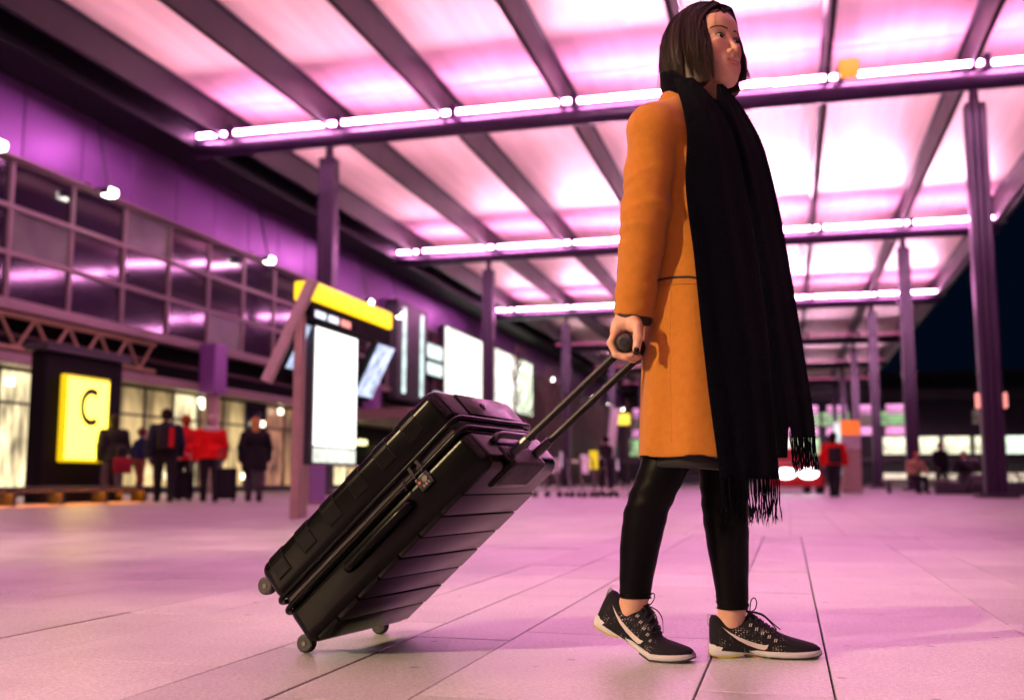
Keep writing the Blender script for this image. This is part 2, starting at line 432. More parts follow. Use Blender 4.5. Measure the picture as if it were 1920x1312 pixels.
MB().box((-18.75, RV[0], ZB + .02), (-17.3, BV[-1] + 6, ZB + .95)).ob('gutter', K['gutter'], canopy, bevel=.05)
MB().box((RU[-1] + .14, RV[0], ZB + .25), (RU[-1] + .34, BV[-1] + 6, ZB + 1.35)).ob('edge_beam', K['rafter'], canopy, bevel=.02)
cm = MB()
cm.box((-.075, -.20, .1), (.075, .20, ZB - .55)); cm.box((-.25, -.21, .1), (-.077, .21, ZB - .62)); cm.box((.077, -.21, .1), (.25, .21, ZB - .62))
cm.tube([(0, 0, ZB - .62), (0, 0, ZB - .22)], [.13, .11], 12)
col_me = cm.me('column', K['steel'], bevel=.03)
bq = bpy.data.objects['tube_beam.002']
ax_ = atz = None
MB().box((-.26, -.12, -.10), (.26, .0, .42)).ob('amber_beacon', E('amber_beacon', (1, .27, .0), 1.5), bq, (1.85, -.25, ZB + .38), bevel=.12)
base_me = MB().box((-.45, -.45, 0), (.45, .45, .1)).me('base_plate', K['steel_dark'], bevel=.015)
lamp_me = MB().box((-.045, -.1, -.19), (.045, .1, .19)).me('signal_lamp', E('signal_lamp', (1, .30, .26), 1.3), bevel=.04)
for cu in (-12.9, 4.85):
    for bv in BV:
        o = link('column', col_me, canopy, (cu, bv, 0)); link('base_plate', base_me, o, (0, 0, 0))
        if cu > 0 and bv == BV[2]:
            for s in (-1, 1): link('signal_lamp', lamp_me, o, (.31 * s, -.05, 2.35))

# ------------------------------------------------------------------ terminal building along the left side
UF = -19.0
term = empty('terminal_building', (0, 0, 0), -YAW, 'long terminal building with a grid of dark windows under a purple lit upper wall', 'building')
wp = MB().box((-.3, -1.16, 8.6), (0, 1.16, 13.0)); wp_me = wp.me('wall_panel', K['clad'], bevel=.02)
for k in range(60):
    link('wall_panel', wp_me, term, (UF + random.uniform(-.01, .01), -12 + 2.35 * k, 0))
MB().box((UF - 1, -14, 0), (UF - .4, 130, 13)).ob('back_wall', K['black'], term)
fr = MB(); CW, RH = 2.35, 1.2
for lo, hi in (((0, -CW / 2, 0), (.14, -CW / 2 + .05, RH)), ((0, CW / 2 - .05, 0), (.14, CW / 2, RH)), ((.002, -CW / 2 + .05, 0), (.138, CW / 2 - .05, .06)), ((.002, -CW / 2 + .05, RH - .06), (.138, CW / 2 - .05, RH))): fr.box(lo, hi)
fr_me = fr.me('window', K['frame'])
pane_me = MB().box((.03, -CW / 2 + .05, .06), (.06, CW / 2 - .05, RH - .06)).me('pane', K['glass_dark'])
K['room'] = E('dim_room', (.50, .26, .26), .09, .8, 1.2)
pane_lit = MB().box((.03, -CW / 2 + .05, .06), (.06, CW / 2 - .05, RH - .06)).me('pane', K['room'])
for c_ in range(-4, 14):
    for r_ in range(3):
        v = 21.65 + CW * (c_ + .5)
        o = link('window', fr_me, term, (UF + .02, v, 4.92 + r_ * RH))
        lit = (c_, r_) in ((0, 1), (2, 2), (4, 0), (7, 1), (9, 2))
        p = link('pane', pane_lit if lit else pane_me, o, (0, 0, 0)); p.rotation_euler = (0, random.uniform(-.01, .01), random.uniform(-.006, .006))
MB().box((UF, 10, 8.53), (UF + .3, 54.5, 8.6)).ob('cornice', K['frame'], term)
MB().box((UF - .1, 10, 4.66), (UF + .35, 54.5, 4.9)).ob('ledge_beam', K['frame'], term, bevel=.02)
MB().box((UF - .1, 10, 3.28), (UF + .6, 54.5, 3.55)).ob('ledge_beam', K['frame'], term, bevel=.02)
K['brace'] = M('brace_paint', (.46, .34, .19), .5)
tr = MB().tube([(UF + .2, 12, 3.72), (UF + .2, 28, 3.72)], .07, 6).tube([(UF + .2, 12, 4.55), (UF + .2, 28, 4.55)], .07, 6).ob('truss', K['brace'], term)
for k in range(24):
    v = 12.3 + k * .65
    MB().tube([(UF + .2, v, 3.74 if k % 2 else 4.53), (UF + .2, v + .62, 4.53 if k % 2 else 3.74)], .045, 6).ob('brace', K['brace'], tr)
K['amber'] = E('warm_hall', (1.0, .70, .30), .75, .75, .9, (1, 1, .5))
K['amber2'] = E('warm_hall_dim', (1.0, .52, .24), .35, .8, 1.1, (1, 1.4, .5))
K['amber3'] = E('bright_hall', (1.0, .82, .45), 1.0, .85, 1.8, (1, 2.2, .6)); K['amber4'] = E('red_hall', (1.0, .42, .25), .30, .9, 1.6, (1, 2, 1))
K['brown'] = M('brown_panel', (.10, .06, .05), .5)
sw = MB(); SWW = 1.55
for lo, hi in (((0, -SWW / 2, .12), (.1, -SWW / 2 + .05, 3.2)), ((0, SWW / 2 - .05, .12), (.1, SWW / 2, 3.2)), ((.002, -SWW / 2 + .05, 2.35), (.098, SWW / 2 - .05, 2.42)), ((.002, -SWW / 2 + .05, .12), (.098, SWW / 2 - .05, .22))): sw.box(lo, hi)
sw_me = sw.me('shop_window', K['steel_dark'])
shop_panes = [MB().box((.02, -SWW / 2 + .05, .22), (.05, SWW / 2 - .05, 2.35)).box((.02, -SWW / 2 + .05, 2.42), (.05, SWW / 2 - .05, 3.2)).me('pane', K[k]) for k in ('amber', 'amber2', 'glass_dark', 'amber3', 'amber4')]
for k in range(32):
    v = 8 + SWW * (k + .5)
    o = link('shop_window', sw_me, term, (UF - .25, v, 0)); link("pane", shop_panes[(0, 3, 1, 0, 2, 4, 1, 3, 0, 3, 0, 4, 0)[k % 13]], o, (0, 0, 0))
hl_me = MB().box((-.05, -.13, -.1), (.05, .13, .1)).me('hall_lamp', E('hall_lamp', (1, .9, .62), 5.0), bevel=.03)
rl = random.Random(9)
for k in range(26): link('hall_lamp', hl_me, term, (UF + .02, 20 + rl.random() * 33, rl.choice((.55, .7, 2.5, 2.9, 3.05))))
MB().tube([(UF - .05, 12, 4.1), (UF - .05, 54, 4.1)], .05, 6).ob('service_pipe', K['brown'], term)
MB().box((UF - .3, 8, 0), (UF + .05, 58, .12)).ob('plinth', K['steel_dark'], term)
for v in (30.4, 44.0, 17.5):
    o = MB().box((UF + .5, v - .38, 3.2), (UF + 1.1, v + .38, 4.85)).ob('pier', K['clad'], term, bevel=.03)
    MB().tube([(UF + .8, v, 0), (UF + .8, v, 3.2)], .24, 14).ob('pier_shaft', K['beige'], o, smooth=True)
# lift tower and far wing
K['lit_white'] = E('lit_glass', (.75, .95, .92), 1.3, .3, 2)
lt = MB().box((UF - .2, 47.5, 4.4), (UF + .6, 52, 9.3)).ob('lift_tower', K['steel_dark'], term)
for v in (48.3, 50.9): MB().box((UF + .61, v, 4.7), (UF + .66, v + .35, 9.0)).ob('light_strip', K['lit_white'], lt)
K['redwall'] = M('dull_red_wall', (.16, .07, .08), .6, scale=1.2, var=.3)
for k in range(14):
    v0 = 55.2 + k * 4.6
    MB().box((UF - .2, v0, 0), (UF + .1, v0 + 4.5, 8.55)).ob('far_wall_panel', K['redwall'], term)
    MB().box((UF + .11, v0 + .3, 1.0 + (k % 3) * .5), (UF + .16, v0 + 4.1, 2.2 + (k % 2) * .6)).ob('far_window', E('far_lights', [(1, .35, .62), (1, .5, .8), (.9, .4, .4)][k % 3], .55, .9, .8), term)

# screens on the wall
K['screen'] = E('bright_screen', (1.0, .98, .86), 1.5, .25, .45)
K['screen_g'] = E('green_screen', (.86, 1.0, .72), 1.35, .35, .6)
def wall_screen(name, v0, v1, z0, z1, mat, label, cat, grp=None, split=None):
    t = empty(name, W(UF + .1, (v0 + v1) / 2, z0), -YAW, label, cat, grp)
    hv = (v1 - v0) / 2; hz = z1 - z0
    f = MB().box((.05, -hv - .1, -.1), (.28, hv + .1, hz + .1)).ob('housing', K['steel_dark'], t, bevel=.02)
    cuts = [-hv] + (split or []) + [hv]
    for i in range(len(cuts) - 1): MB().box((.285, cuts[i] + .05, 0), (.31, cuts[i + 1] - .05, hz)).ob('display', mat if i == 0 else K['screen_g'], t)
    return t
wall_screen('billboard', 55.6, 76.5, 5.2, 9.1, K['screen'], 'huge glowing white billboard on the terminal wall above the suitcase', 'billboard', split=[6.2])
wall_screen('info_display', 52.3, 55.2, 7.0, 7.75, K['lit_white'], 'upper of two small white lit boards left of the huge billboard', 'display')
wall_screen('info_display', 52.3, 55.2, 6.1, 6.75, K['lit_white'], 'lower of two small white lit boards left of the huge billboard', 'display')
wall_screen('info_display', 53.6, 55.2, 4.6, 5.2, K['lit_white'], 'small white lit square below the left end of the huge billboard', 'display')

# row of flood lights on brackets along the wall
K['flood'] = E('flood_lens', (1.0, .95, .82), 18.0)
fm = MB().box((-.16, -.2, -.105), (.11, .2, .09)).me('flood_housing', K['steel_dark'], bevel=.03)
fl = MB().box((.115, -.17, -.09), (.14, .17, .07)).box((-.13, -.17, -.125), (.10, .17, -.106)).me('lens', K['flood'])
fa = MB().tube([(-.05, 0, .1), (-.45, -.05, 1.98)], .025, 6).box((-.75, -.03, .092), (-.1, .03, .14)).box((-.75, -.12, .0), (-.70, .12, .3)).me('bracket', K['steel_dark'])
flood_v = [-11.8, 20.3, 24.63, 33.98, 43.45, 47.4, 72, 81.4, 99.8, 109.2, 118.3]
names = {1: 'white floodlight at the far left edge of the upper terminal wall', 2: 'bright white floodlight above the window grid nearest the dark left windows', 3: 'white floodlight on the wall just left of the tilted info sign',
         4: 'white floodlight seen just over the yellow header of the info sign', 5: 'white floodlight at the right end of the yellow header', 6: 'lone white floodlight right of the huge billboard', 7: 'white floodlight beyond the billboard over the bare trees',
         8: 'white floodlight seen just left of the raised suitcase handle', 9: 'distant white floodlight between the two handle rods', 10: 'farthest tiny white floodlight above the yellow sign', 0: 'warm floodlight on the wall outside the picture'}
for i, v in enumerate(flood_v):
    t = empty('wall_floodlight', W(-18.2, v, 8.45), -YAW, names[i], 'floodlight', 'floodlights along the terminal wall')
    hsg = link('flood_housing', fm, t); link('lens', fl, hsg); link('bracket', fa, t)
    if i == 0:
        ld = bpy.data.lights.new('flood_lamp', 'SPOT'); ld.energy = KEY_W; ld.color = KEY; ld.spot_size = math.radians(38); ld.spot_blend = .6; ld.shadow_soft_size = .22
        lo = bpy.data.objects.new('flood_lamp', ld); C.objects.link(lo); lo.parent = t; lo.location = (.5, 0, 0)
        d = Vector((.2, 2.9, .8)) - (W(-17.7, v, 8.45)); d.rotate(Matrix.Rotation(YAW, 3, 'Z').to_euler()); lo.rotation_euler = d.to_track_quat('-Z', 'Y').to_euler()

# entrance box with the glowing letter sign
kx = empty('entrance_box', W(-13.6, 17.05), -YAW, 'dark entrance box that carries the glowing yellow C sign', 'kiosk')
MB().box((.12, -.85, 0), (.45, 1.45, 2.8)).ob('body', K['black'], kx, bevel=.03)
MB().box((.05, -.95, 2.803), (.55, 1.6, 2.95)).ob('roof', K['steel_dark'], kx)
K['cyel'] = E('yellow_lightbox', (1.0, .76, .08), 4.0); K['crim'] = E('yellow_rim', (1.0, .60, .0), 1.1); K['cblk'] = M('letter_paint', (.05, .035, .004), .5)
sg = empty('letter_sign', W(-13.1, 17.25, .76), -YAW, 'glowing yellow lightbox sign with the letter C', 'sign')
MB().box((-.03, -.66, 0), (.10, .66, 1.64)).ob('case', K['crim'], sg, bevel=.03)
MB().box((.102, -.60, .06), (.118, .60, 1.58)).ob('face', K['cyel'], sg, bevel=.01)
cmb = MB(); R0, R1 = .33, .215
for side in (0,):
    arc = [math.radians(52 + (308 - 52) * i / 24) for i in range(25)]
    def pt(r, a, x): return (x, .08 + r * 1.0 * math.cos(a), 1.06 + r * 1.12 * math.sin(a))
    for i in range(24):
        for (ra, rb, x0, x1) in ((R0, R1, .13, .13),): cmb.q([pt(ra, arc[i], .130), pt(ra, arc[i + 1], .130), pt(rb, arc[i + 1], .130), pt(rb, arc[i], .130)])
        cmb.q([pt(R0, arc[i], .119), pt(R0, arc[i + 1], .119), pt(R0, arc[i + 1], .130), pt(R0, arc[i], .130)])
        cmb.q([pt(R1, arc[i], .119), pt(R1, arc[i + 1], .119), pt(R1, arc[i + 1], .130), pt(R1, arc[i], .130)])
cmb.ob('letter', K['cblk'], sg)
bn = empty('bench', W(-12.45, 15.2), -YAW, 'long low dark metal bench with amber light beneath, along the entrance box', 'bench')
MB().box((-.2, -3.2, .24), (.2, 3.3, .31)).ob('seat', K['steel_dark'], bn, bevel=.01)
MB().box((.0, -3.1, .226), (.12, 3.2, .237)).ob('under_light', E('amber_strip', (1, .24, .006), 20.0), bn); MB().box((.15, -3.19, .212), (.195, 3.29, .239)).ob('seat_lip', K['steel_dark'], bn)
lg = MB().box((-.15, -.04, 0), (.15, .04, .238)).me('leg', K['steel_dark'])
for k in range(6): link('leg', lg, bn, (0, -3 + k * 1.2, 0))

# tilted information sign
K['post'] = M('bronze_post', (.46, .34, .29), .45, .1)
K['header'] = E('yellow_header', (1.0, .58, 0.0), 1.7, .12, 3)
iu = -5.32
tot = empty('information_sign', W(iu, 11.0), -YAW, 'tilted information sign with yellow header and tall glowing white panel', 'sign')
def tv(x, y, u=iu):
    v, z = on_u(x, y, u); return v - 11.0, z
tot_post = MB().box((-.05, -.055, 0), (.05, .055, 2.3)).me('post', K['post'], bevel=.01)
link('post', tot_post, tot, (0, tv(556, 900)[0], 0)); link('post', tot_post, tot, (-.10, tv(582, 900)[0] - .02, 0))
va, zt = tv(584, 612); vb, zb = tv(657, 868)
pf = MB().box((-.05, va - .05, .60), (.05, vb + .05, zt + .05)).ob('panel_case', K['steel_dark'], tot, bevel=.02)
MB().box((.055, va, .82), (.065, vb, zt)).ob('lit_panel', E('white_lightbox', (1, .98, .93), 2.2, .1), pf)
MB().box((.055, va, .63), (.065, vb, .80)).ob('map_strip', E('map_strip', (.95, 1, .88), 1.0, .25, 9), pf)
for k in range(3): MB().box((.066, va + .06, .84 + k * .055), (.069, vb - .12, .865 + k * .055)).ob('text_line', M('grey_print', (.25, .28, .25), .5), pf)
MB().box((.066, va + .02, .84), (.069, va + .05, .95)).ob('text_line', M('red_print', (.6, .15, .05), .5), pf)
h0, hz1 = tv(568, 532); h1, _ = tv(719, 600)
hd = MB().box((-.12, h0, 2.47), (.14, h1, 2.70)).ob('header', K['header'], tot, bevel=.03)
MB().box((-.10, h0 + .02, 2.26), (.10, h1, 2.465)).ob('header_soffit', K['black'], hd)
for k, cc in enumerate(((.8, .85, 1), (.85, .85, 1), (1, .3, .25))):
    MB().box((.102, h0 + .12 + k * .36, 2.29), (.112, h0 + .40 + k * .36, 2.37)).ob('status_light', E('status_light', cc, 1.5), hd, bevel=.01)
K['wing'] = M('wing_metal', (.55, .46, .44), .45)
# the tilted wings: one bar at the near end, screens at both sides
ax = Vector((-.55, 0, -1.15)).normalized()
def wing(name, v0, v1, top, length, thick, mat, parent):
    r = Matrix((( -ax.z, 0, ax.x), (0, 1, 0), (ax.x, 0, ax.z))).transposed()
    mb = MB(); R = Matrix(((-ax.z, 0, ax.x), (0, 1, 0), (ax.x, 0, ax.z)))
    o0 = Vector(top)
    P = []
    n1 = Vector((-ax.z, 0, ax.x))
    pts = []
    for l_, v_, n_ in ((0, v0, 0), (0, v1, 0), (length, v1, 0), (length, v0, 0), (0, v0, thick), (0, v1, thick), (length, v1, thick), (length, v0, thick)):
        pts.append(o0 + ax * l_ + Vector((0, v_, 0)) + n1 * n_)
    b0 = len(mb.v); mb.v += [tuple(p) for p in pts]
    for f in ((0, 1, 2, 3), (7, 6, 5, 4), (0, 4, 5, 1), (1, 5, 6, 2), (2, 6, 7, 3), (3, 7, 4, 0)): mb.f.append(tuple(b0 + i for i in f)); mb.m.append(0)
    return mb.ob(name, mat, parent, bevel=.01)
wing('wing_bar', h0 - .10, h0 - .02, (.10, 0, 2.72), 1.28, .13, K['wing'], tot)
K['flight'] = E('flight_screen', (.60, .72, 1.0), 1.1, .55, 6)
w1 = wing('wing_case', h0 + .02, h0 + .55, (-.05, 0, 2.25), .62, .06, K['black'], tot)
wing('wing_screen', h0 + .05, h0 + .52, (.02, 0, 2.2), .55, .012, K['flight'], w1)
vR, zR = tv(684, 632); w2 = wing('wing_case', vR - .28, vR + .35, (.22, 0, 2.22), .82, .06, K['black'], tot)
wing('wing_screen', vR - .24, vR + .31, (.29, 0, 2.16), .72, .012, K['flight'], w2)
tb = W(-8.2, 17.0)
tt = empty('advert_pillar', tb, -YAW, 'brown and purple slim pillar standing behind the information sign', 'pillar')
MB().box((-.15, -.35, 0), (.15, .35, 2.75)).ob('body', K['beige'], tt, bevel=.02); MB().box((.152, -.3, .05), (.17, .32, 1.0)).ob('lower_panel', K['clad'], tt)
# ------------------------------------------------------------------ the tilted suitcase
SO = Vector((-.6497, 2.6784, .1987)); SD, SWd, SL = .2475, .4564, .6665
SR = Matrix(((.6171, .4004, .6774), (-.2727, .9163, -.2932), (-.7381, -.0038, .6746)))
def orth(m):
    x = m.col[0].normalized(); y = (m.col[1] - x * x.dot(m.col[1])).normalized(); z = x.cross(y); return Matrix((x, y, z)).transposed()
SR = orth(SR)
suit = empty('suitcase', SO, 0, 'large black ribbed hard suitcase tilted on two wheels and pulled by the woman', 'suitcase')
suit.rotation_euler = SR.to_euler()
K['shell'] = M('black_polycarbonate', (.003, .003, .0035), .20, 0, .085, var=.12, scale=5, bump=.03, bscale=900)
K['shell2'] = M('black_rib', (.0035, .0035, .004), .23, 0, .10, var=.12, scale=6, bump=.03, bscale=900)
K['plastic'] = M('black_plastic', (.010, .010, .011), .28, 0, .5, var=.1, scale=9)
K['rod'] = M('gunmetal_rod', (.006, .006, .007), .4, 0, .2, var=.08)
K['zip'] = M('zip_tape', (.006, .006, .008), .7, scale=40)
K['lockm'] = M('lock_metal', (.12, .11, .11), .4, .6, var=.05); K['lockred'] = M('lock_red', (.7, .06, .03), .4, var=0)
def rbox(lo, hi, bev, seg=4): return MB().box(lo, hi), bev, seg
fs = MB().box((0, 0, 0), (.112, SWd, SL)).ob('front_shell', K['shell'], suit, bevel=.030, seg=6, smooth=True)
bs = MB().box((.132, 0, 0), (SD, SWd, SL)).ob('back_shell', K['shell'], suit, bevel=.030, seg=6, smooth=True)
MB().box((.085, .010, .010), (.160, SWd - .010, SL - .010)).ob('zip_band', K['zip'], suit, bevel=.028, seg=5, smooth=True)
def loop(x, ins, r, n=9):
    pts = []; R = .032; w, l = SWd - 2 * ins, SL - 2 * ins
    for cx_, cz_, a0 in ((ins + w - R, ins + l - R, 0), (ins + R, ins + l - R, 90), (ins + R, ins + R, 180), (ins + w - R, ins + R, 270)):
        for k in range(n):
            a = math.radians(a0 + 90 * k / (n - 1)); pts.append((x, cx_ + R * math.cos(a), cz_ + R * math.sin(a)))
    pts += pts[:2]
    return MB().tube(pts, r, 8)
for x in (.106, .138): loop(x, -.002, .0075).ob('rail', K['shell2'], suit, smooth=True)
zt_ = MB()
for k in range(170):
    z = .03 + k * (SL - .06) / 169; zt_.box((.1185, .0055, z), (.1255, .009, z + .0022))
o = zt_.ob('zip_teeth', K['lockm'], suit); o['kind'] = 'stuff'
# raised ribs of the front shell, wrapping on to the sides
nr = 6; pz = (SL - .07) / nr
def wrap_path(xe, n=7, R=.030):
    P = [(xe, 0.0, 0, -1), (xe * .75 + R * .25, 0.0, 0, -1)]
    for k in range(n):
        a = PI * 1.5 - (PI / 2) * k / (n - 1); P.append((R + R * math.cos(a), R + R * math.sin(a), math.cos(a), math.sin(a)))
    for k in range(n):
        a = PI - (PI / 2) * k / (n - 1); P.append((R + R * math.cos(a), SWd - R + R * math.sin(a), math.cos(a), math.sin(a)))
    return P + [(xe * .75 + R * .25, SWd, 0, 1), (xe, SWd, 0, 1)]
def wrap_rib(z0, z1, xe, h):
    rg = []; P = wrap_path(xe)
    for i, (x, y, nx, ny) in enumerate(P):
        end = i in (0, len(P) - 1); o = -.0006 if end else h
        if i in (1, len(P) - 2): x = xe - .006
        c = .0028
        rg.append([(x - nx * .004, y - ny * .004, z0), (x + nx * o * .55, y + ny * o * .55, z0 + .0006), (x + nx * o, y + ny * o, z0 + c), (x + nx * o, y + ny * o, z1 - c), (x + nx * o * .55, y + ny * o * .55, z1 - .0006), (x - nx * .004, y - ny * .004, z1)])
    return MB().rings(rg).me('rib', K['shell2'], smooth=False)
rib_me = wrap_rib(0, pz * .5, .072, .0024)
for k in range(nr): link('rib', rib_me, fs, (0, 0, .040 + k * pz))
nb = 7; pb_ = (SL - .14) / nb
for k in range(nb):
    z0 = .03 + k * pb_
    MB().box((SD - .024, .010, z0 + .002), (SD + .0028 + .0012 * (k % 2), SWd - .010, z0 + pb_ - .002)).ob('rib', K['shell2'], bs, bevel=.0032, seg=3, smooth=True)
# caps on the corners of the top end, top handle, side handle, lock
MB().box((.020, .10, SL - .004), (.092, SWd - .09, SL + .004)).ob('top_ridge', K['shell2'], fs, bevel=.004, smooth=True)
em = MB(); em.tube([(.055 + .010 * math.cos(a), .215 + .006 * math.sin(a), SL + .0055) for a in np.linspace(0, 2 * PI, 17)], .0014, 5).tube([(.055, .205, SL + .0055), (.05, .215, SL + .0055), (.055, .226, SL + .0055)], .0014, 5)
em.ob('emblem', K['plastic'], fs)
MB().tube([(.175, .115, SL - .004), (.172, .12, SL + .014), (.170, .15, SL + .018), (.170, .29, SL + .018), (.172, .32, SL + .014), (.175, .325, SL - .004)], .0095, 10, sx=1.0).ob('top_handle', K['plastic'], suit, smooth=True)
MB().tube([(.178, -.002, .215), (.178, -.011, .222), (.178, -.014, .26), (.178, -.014, .40), (.178, -.011, .438), (.178, -.002, .445)], .0125, 10).ob('side_handle', K['shell2'], suit, smooth=True)
lk = MB().box((.145, -.007, .487), (.180, .004, .529)).ob('lock', K['plastic'], suit, bevel=.003, seg=3)
MB().disc((.160, -.0080, .514), .0072, 16, (0, 1, 0), .003).ob('key_ring', K['lockm'], lk)
MB().disc((.159, -.0080, .497), .0030, 12, (0, 1, 0), .003).ob('red_mark', K['lockred'], lk)
for k in range(3): MB().box((.168, -.0085, .499 + k * .008), (.175, -.0072, .504 + k * .008)).ob('dial', K['lockm'], lk)
zp = MB(); zp.box((.111, -.009, .492), (.131, -.002, .501)).box((.111, -.009, .518), (.131, -.002, .527)).tube([(.13, -.008, .496), (.145, -.012, .496)], .0028, 6).tube([(.13, -.008, .528), (.145, -.012, .520)], .0028, 6).tube([(.122, -.008, .47), (.150, -.010, .458)], .003, 6)
zp.ob('zip_pull', K['plastic'], suit, bevel=.001)
# recess of the telescopic handle across the top back edge
rc = MB().box((.192, .105, SL - .085), (SD + .009, .325, SL + .006)).ob('handle_recess', K['shell2'], suit, bevel=.010, seg=3, smooth=True)
MB().box((.2005, .118, SL - .072), (SD + .0105, .312, SL + .0075)).ob('recess_pocket', K['zip'], rc, bevel=.008, seg=3)
Si = SR.transposed()
def to_s(p): return Si @ (Vector(p) - SO)
b1 = Vector((.222, .140, SL - .04)); b2_ = Vector((.222, .285, SL - .04))
wb1 = SO + SR @ b1
g1 = Vector(at(1170, 655, wb1.y - .285 * .425)); dr = (g1 - wb1)
r1 = to_s(g1); r2_ = b2_ + (r1 - b1)
ru = (r1 - b1).normalized()
for a, e in ((b1, r1), (b2_, r2_)):
    o = MB().tube([a, e], .0100, 12).ob('rod', K['rod'], suit, smooth=False, bevel=.0)
    MB().tube([a - ru * .01, a + ru * .10], .0125, 12).ob('rod_sleeve', K['plastic'], o)
ga = r1 + Vector((0, -.032, 0)) + ru * .012 ; gb = r2_ + Vector((0, .030, 0)) + ru * .012
gax = (gb - ga).normalized()
grp = [ga, ga + gax * .006, ga + gax * .02, ga + (gb - ga) * .5, gb - gax * .02, gb - gax * .006, gb]
MB().tube(grp, [.016, .0205, .0218, .0205, .0218, .0205, .016], 18).ob('grip', K['rubber'], suit, smooth=True)
MB().disc(ga - gax * .0005, .010, 12, gax, .004).ob('grip_cap', K['plastic'], suit)
GA = SO + SR @ ga; GB = SO + SR @ gb; GAX = (GB - GA).normalized()
# four wheels
def wheel(lx, ly, roll):
    cst = MB().tube([(lx, ly, .012), (lx, ly, -.006)], [.024, .020], 14).ob('wheel_housing', K['plastic'], suit, smooth=True)
    axw = Vector((0, 1, 0)); c = Vector((lx + .006, ly, -.027))
    w = MB()
    for s in (-1, 1): w.tube([c + axw * s * .003, c + axw * s * .006, c + axw * s * .0105, c + axw * s * .0125], [.0215, .0235, .0225, .0185], 20)
    w.ob('tyre', K['rubber'], cst, smooth=False)
    MB().tube([c - axw * .0145, c + axw * .0145], .006, 10).ob('hub', K['lockm'], cst)
    f = MB().tube([(lx, ly - .003, -.004), c + Vector((-.012, 0, .012)), c], [.012, .008, .006], 10).ob('fork', K['plastic'], cst, smooth=True)
for lx, ly in ((.028, .05), (.028, SWd - .05), (.212, .05), (.212, SWd - .05)): wheel(lx, ly, 0)
bpy.context.view_layer.update()
zmin = min((suit.matrix_world @ Vector((lx + .006, ly, -.027))).z for lx, ly in ((.212, .05), (.212, SWd - .05))) - .0238
suit.location.z -= zmin; GA.z -= zmin; GB.z -= zmin
# ------------------------------------------------------------------ the woman
def skin_mat():
    m = bpy.data.materials.new('skin'); m.use_nodes = True; nt = m.node_tree; b = nt.nodes['Principled BSDF']; L = nt.links.new
    at_ = nt.nodes.new('ShaderNodeAttribute'); at_.attribute_name = 'tint'
    sx = nt.nodes.new('ShaderNodeSeparateColor'); L(at_.outputs['Color'], sx.inputs[0])
    geo = nt.nodes.new('ShaderNodeNewGeometry'); n = nt.nodes.new('ShaderNodeTexNoise'); n.inputs['Scale'].default_value = 60; n.inputs['Detail'].default_value = 4; L(geo.outputs['Position'], n.inputs['Vector'])
    cr = nt.nodes.new('ShaderNodeMix'); cr.data_type = 'RGBA'; cr.inputs[6].default_value = (.60, .32, .225, 1); cr.inputs[7].default_value = (.70, .41, .30, 1); L(n.outputs[0], cr.inputs[0])
    m1 = nt.nodes.new('ShaderNodeMix'); m1.data_type = 'RGBA'; L(sx.outputs[0], m1.inputs[0]); L(cr.outputs[2], m1.inputs[6]); m1.inputs[7].default_value = (.36, .07, .07, 1)
    m2 = nt.nodes.new('ShaderNodeMix'); m2.data_type = 'RGBA'; L(sx.outputs[1], m2.inputs[0]); L(m1.outputs[2], m2.inputs[6]); m2.inputs[7].default_value = (.50, .17, .13, 1)
    L(m2.outputs[2], b.inputs['Base Color']); b.inputs['Roughness'].default_value = .42; b.inputs['Specular IOR Level'].default_value = .45
    b.inputs['Subsurface Weight'].default_value = .25; b.inputs['Subsurface Radius'].default_value = (.010, .004, .002); b.inputs['Subsurface Scale'].default_value = 1.0
    n2 = nt.nodes.new('ShaderNodeTexNoise'); n2.inputs['Scale'].default_value = 700; L(geo.outputs['Position'], n2.inputs['Vector'])
    bp = nt.nodes.new('ShaderNodeBump'); bp.inputs['Strength'].default_value = .12; bp.inputs['Distance'].default_value = .002; L(n2.outputs[0], bp.inputs['Height']); L(bp.outputs[0], b.inputs['Normal'])
    return m
K['skin'] = skin_mat()
K['coat'] = M('camel_wool', (.44, .17, .022), .95, spec=.1, var=.10, scale=60, bump=.30, bscale=520, sheen=.15, detail=8)
K['lining'] = M('black_lining', (.006, .006, .008), .7, var=.05)
K['scarf'] = M('black_wool', (.0011, .0017, .0042), .95, spec=.03, var=.3, scale=60, bump=.7, bscale=260, sheen=.02)
K['legging'] = M('black_leather', (.0026, .0026, .0036), .46, spec=.06, var=.15, scale=20, bump=.08, bscale=90)
K['hair'] = None
PO = Vector((.46, 2.55, 0)); FA = math.radians(-20)
bf = np.array([math.cos(FA), math.sin(FA), 0]); br_ = np.array([math.sin(FA), -math.cos(FA), 0]); bz = np.array([0, 0, 1.0])
woman = empty('person', PO, 0, 'woman with black bob, orange coat and long black scarf pulling a suitcase', 'person')
def wl(name, me): return link(name, me, woman)
def toL(v): return np.asarray(v, float) - np.array(PO)
def body(f, r, z): return np.array(PO) + bf * f + br_ * r + bz * z
HS = .97
HA = math.radians(-53)
hf = np.array([math.cos(HA), math.sin(HA), 0]); hl = np.array([-math.sin(HA), math.cos(HA), 0]); hu = bz
tilt = math.radians(6); hf, hu = hf * math.cos(tilt) + hu * math.sin(tilt), hu * math.cos(tilt) - hf * math.sin(tilt)
HR = np.stack([hf, hl, hu], 1) * HS
EM = at(1366, 74, 2.475)                       # point between the eyes
HO = EM - HR @ np.array([.083, 0, 0])
def h2w(p): return HO + np.asarray(p, float) @ HR.T
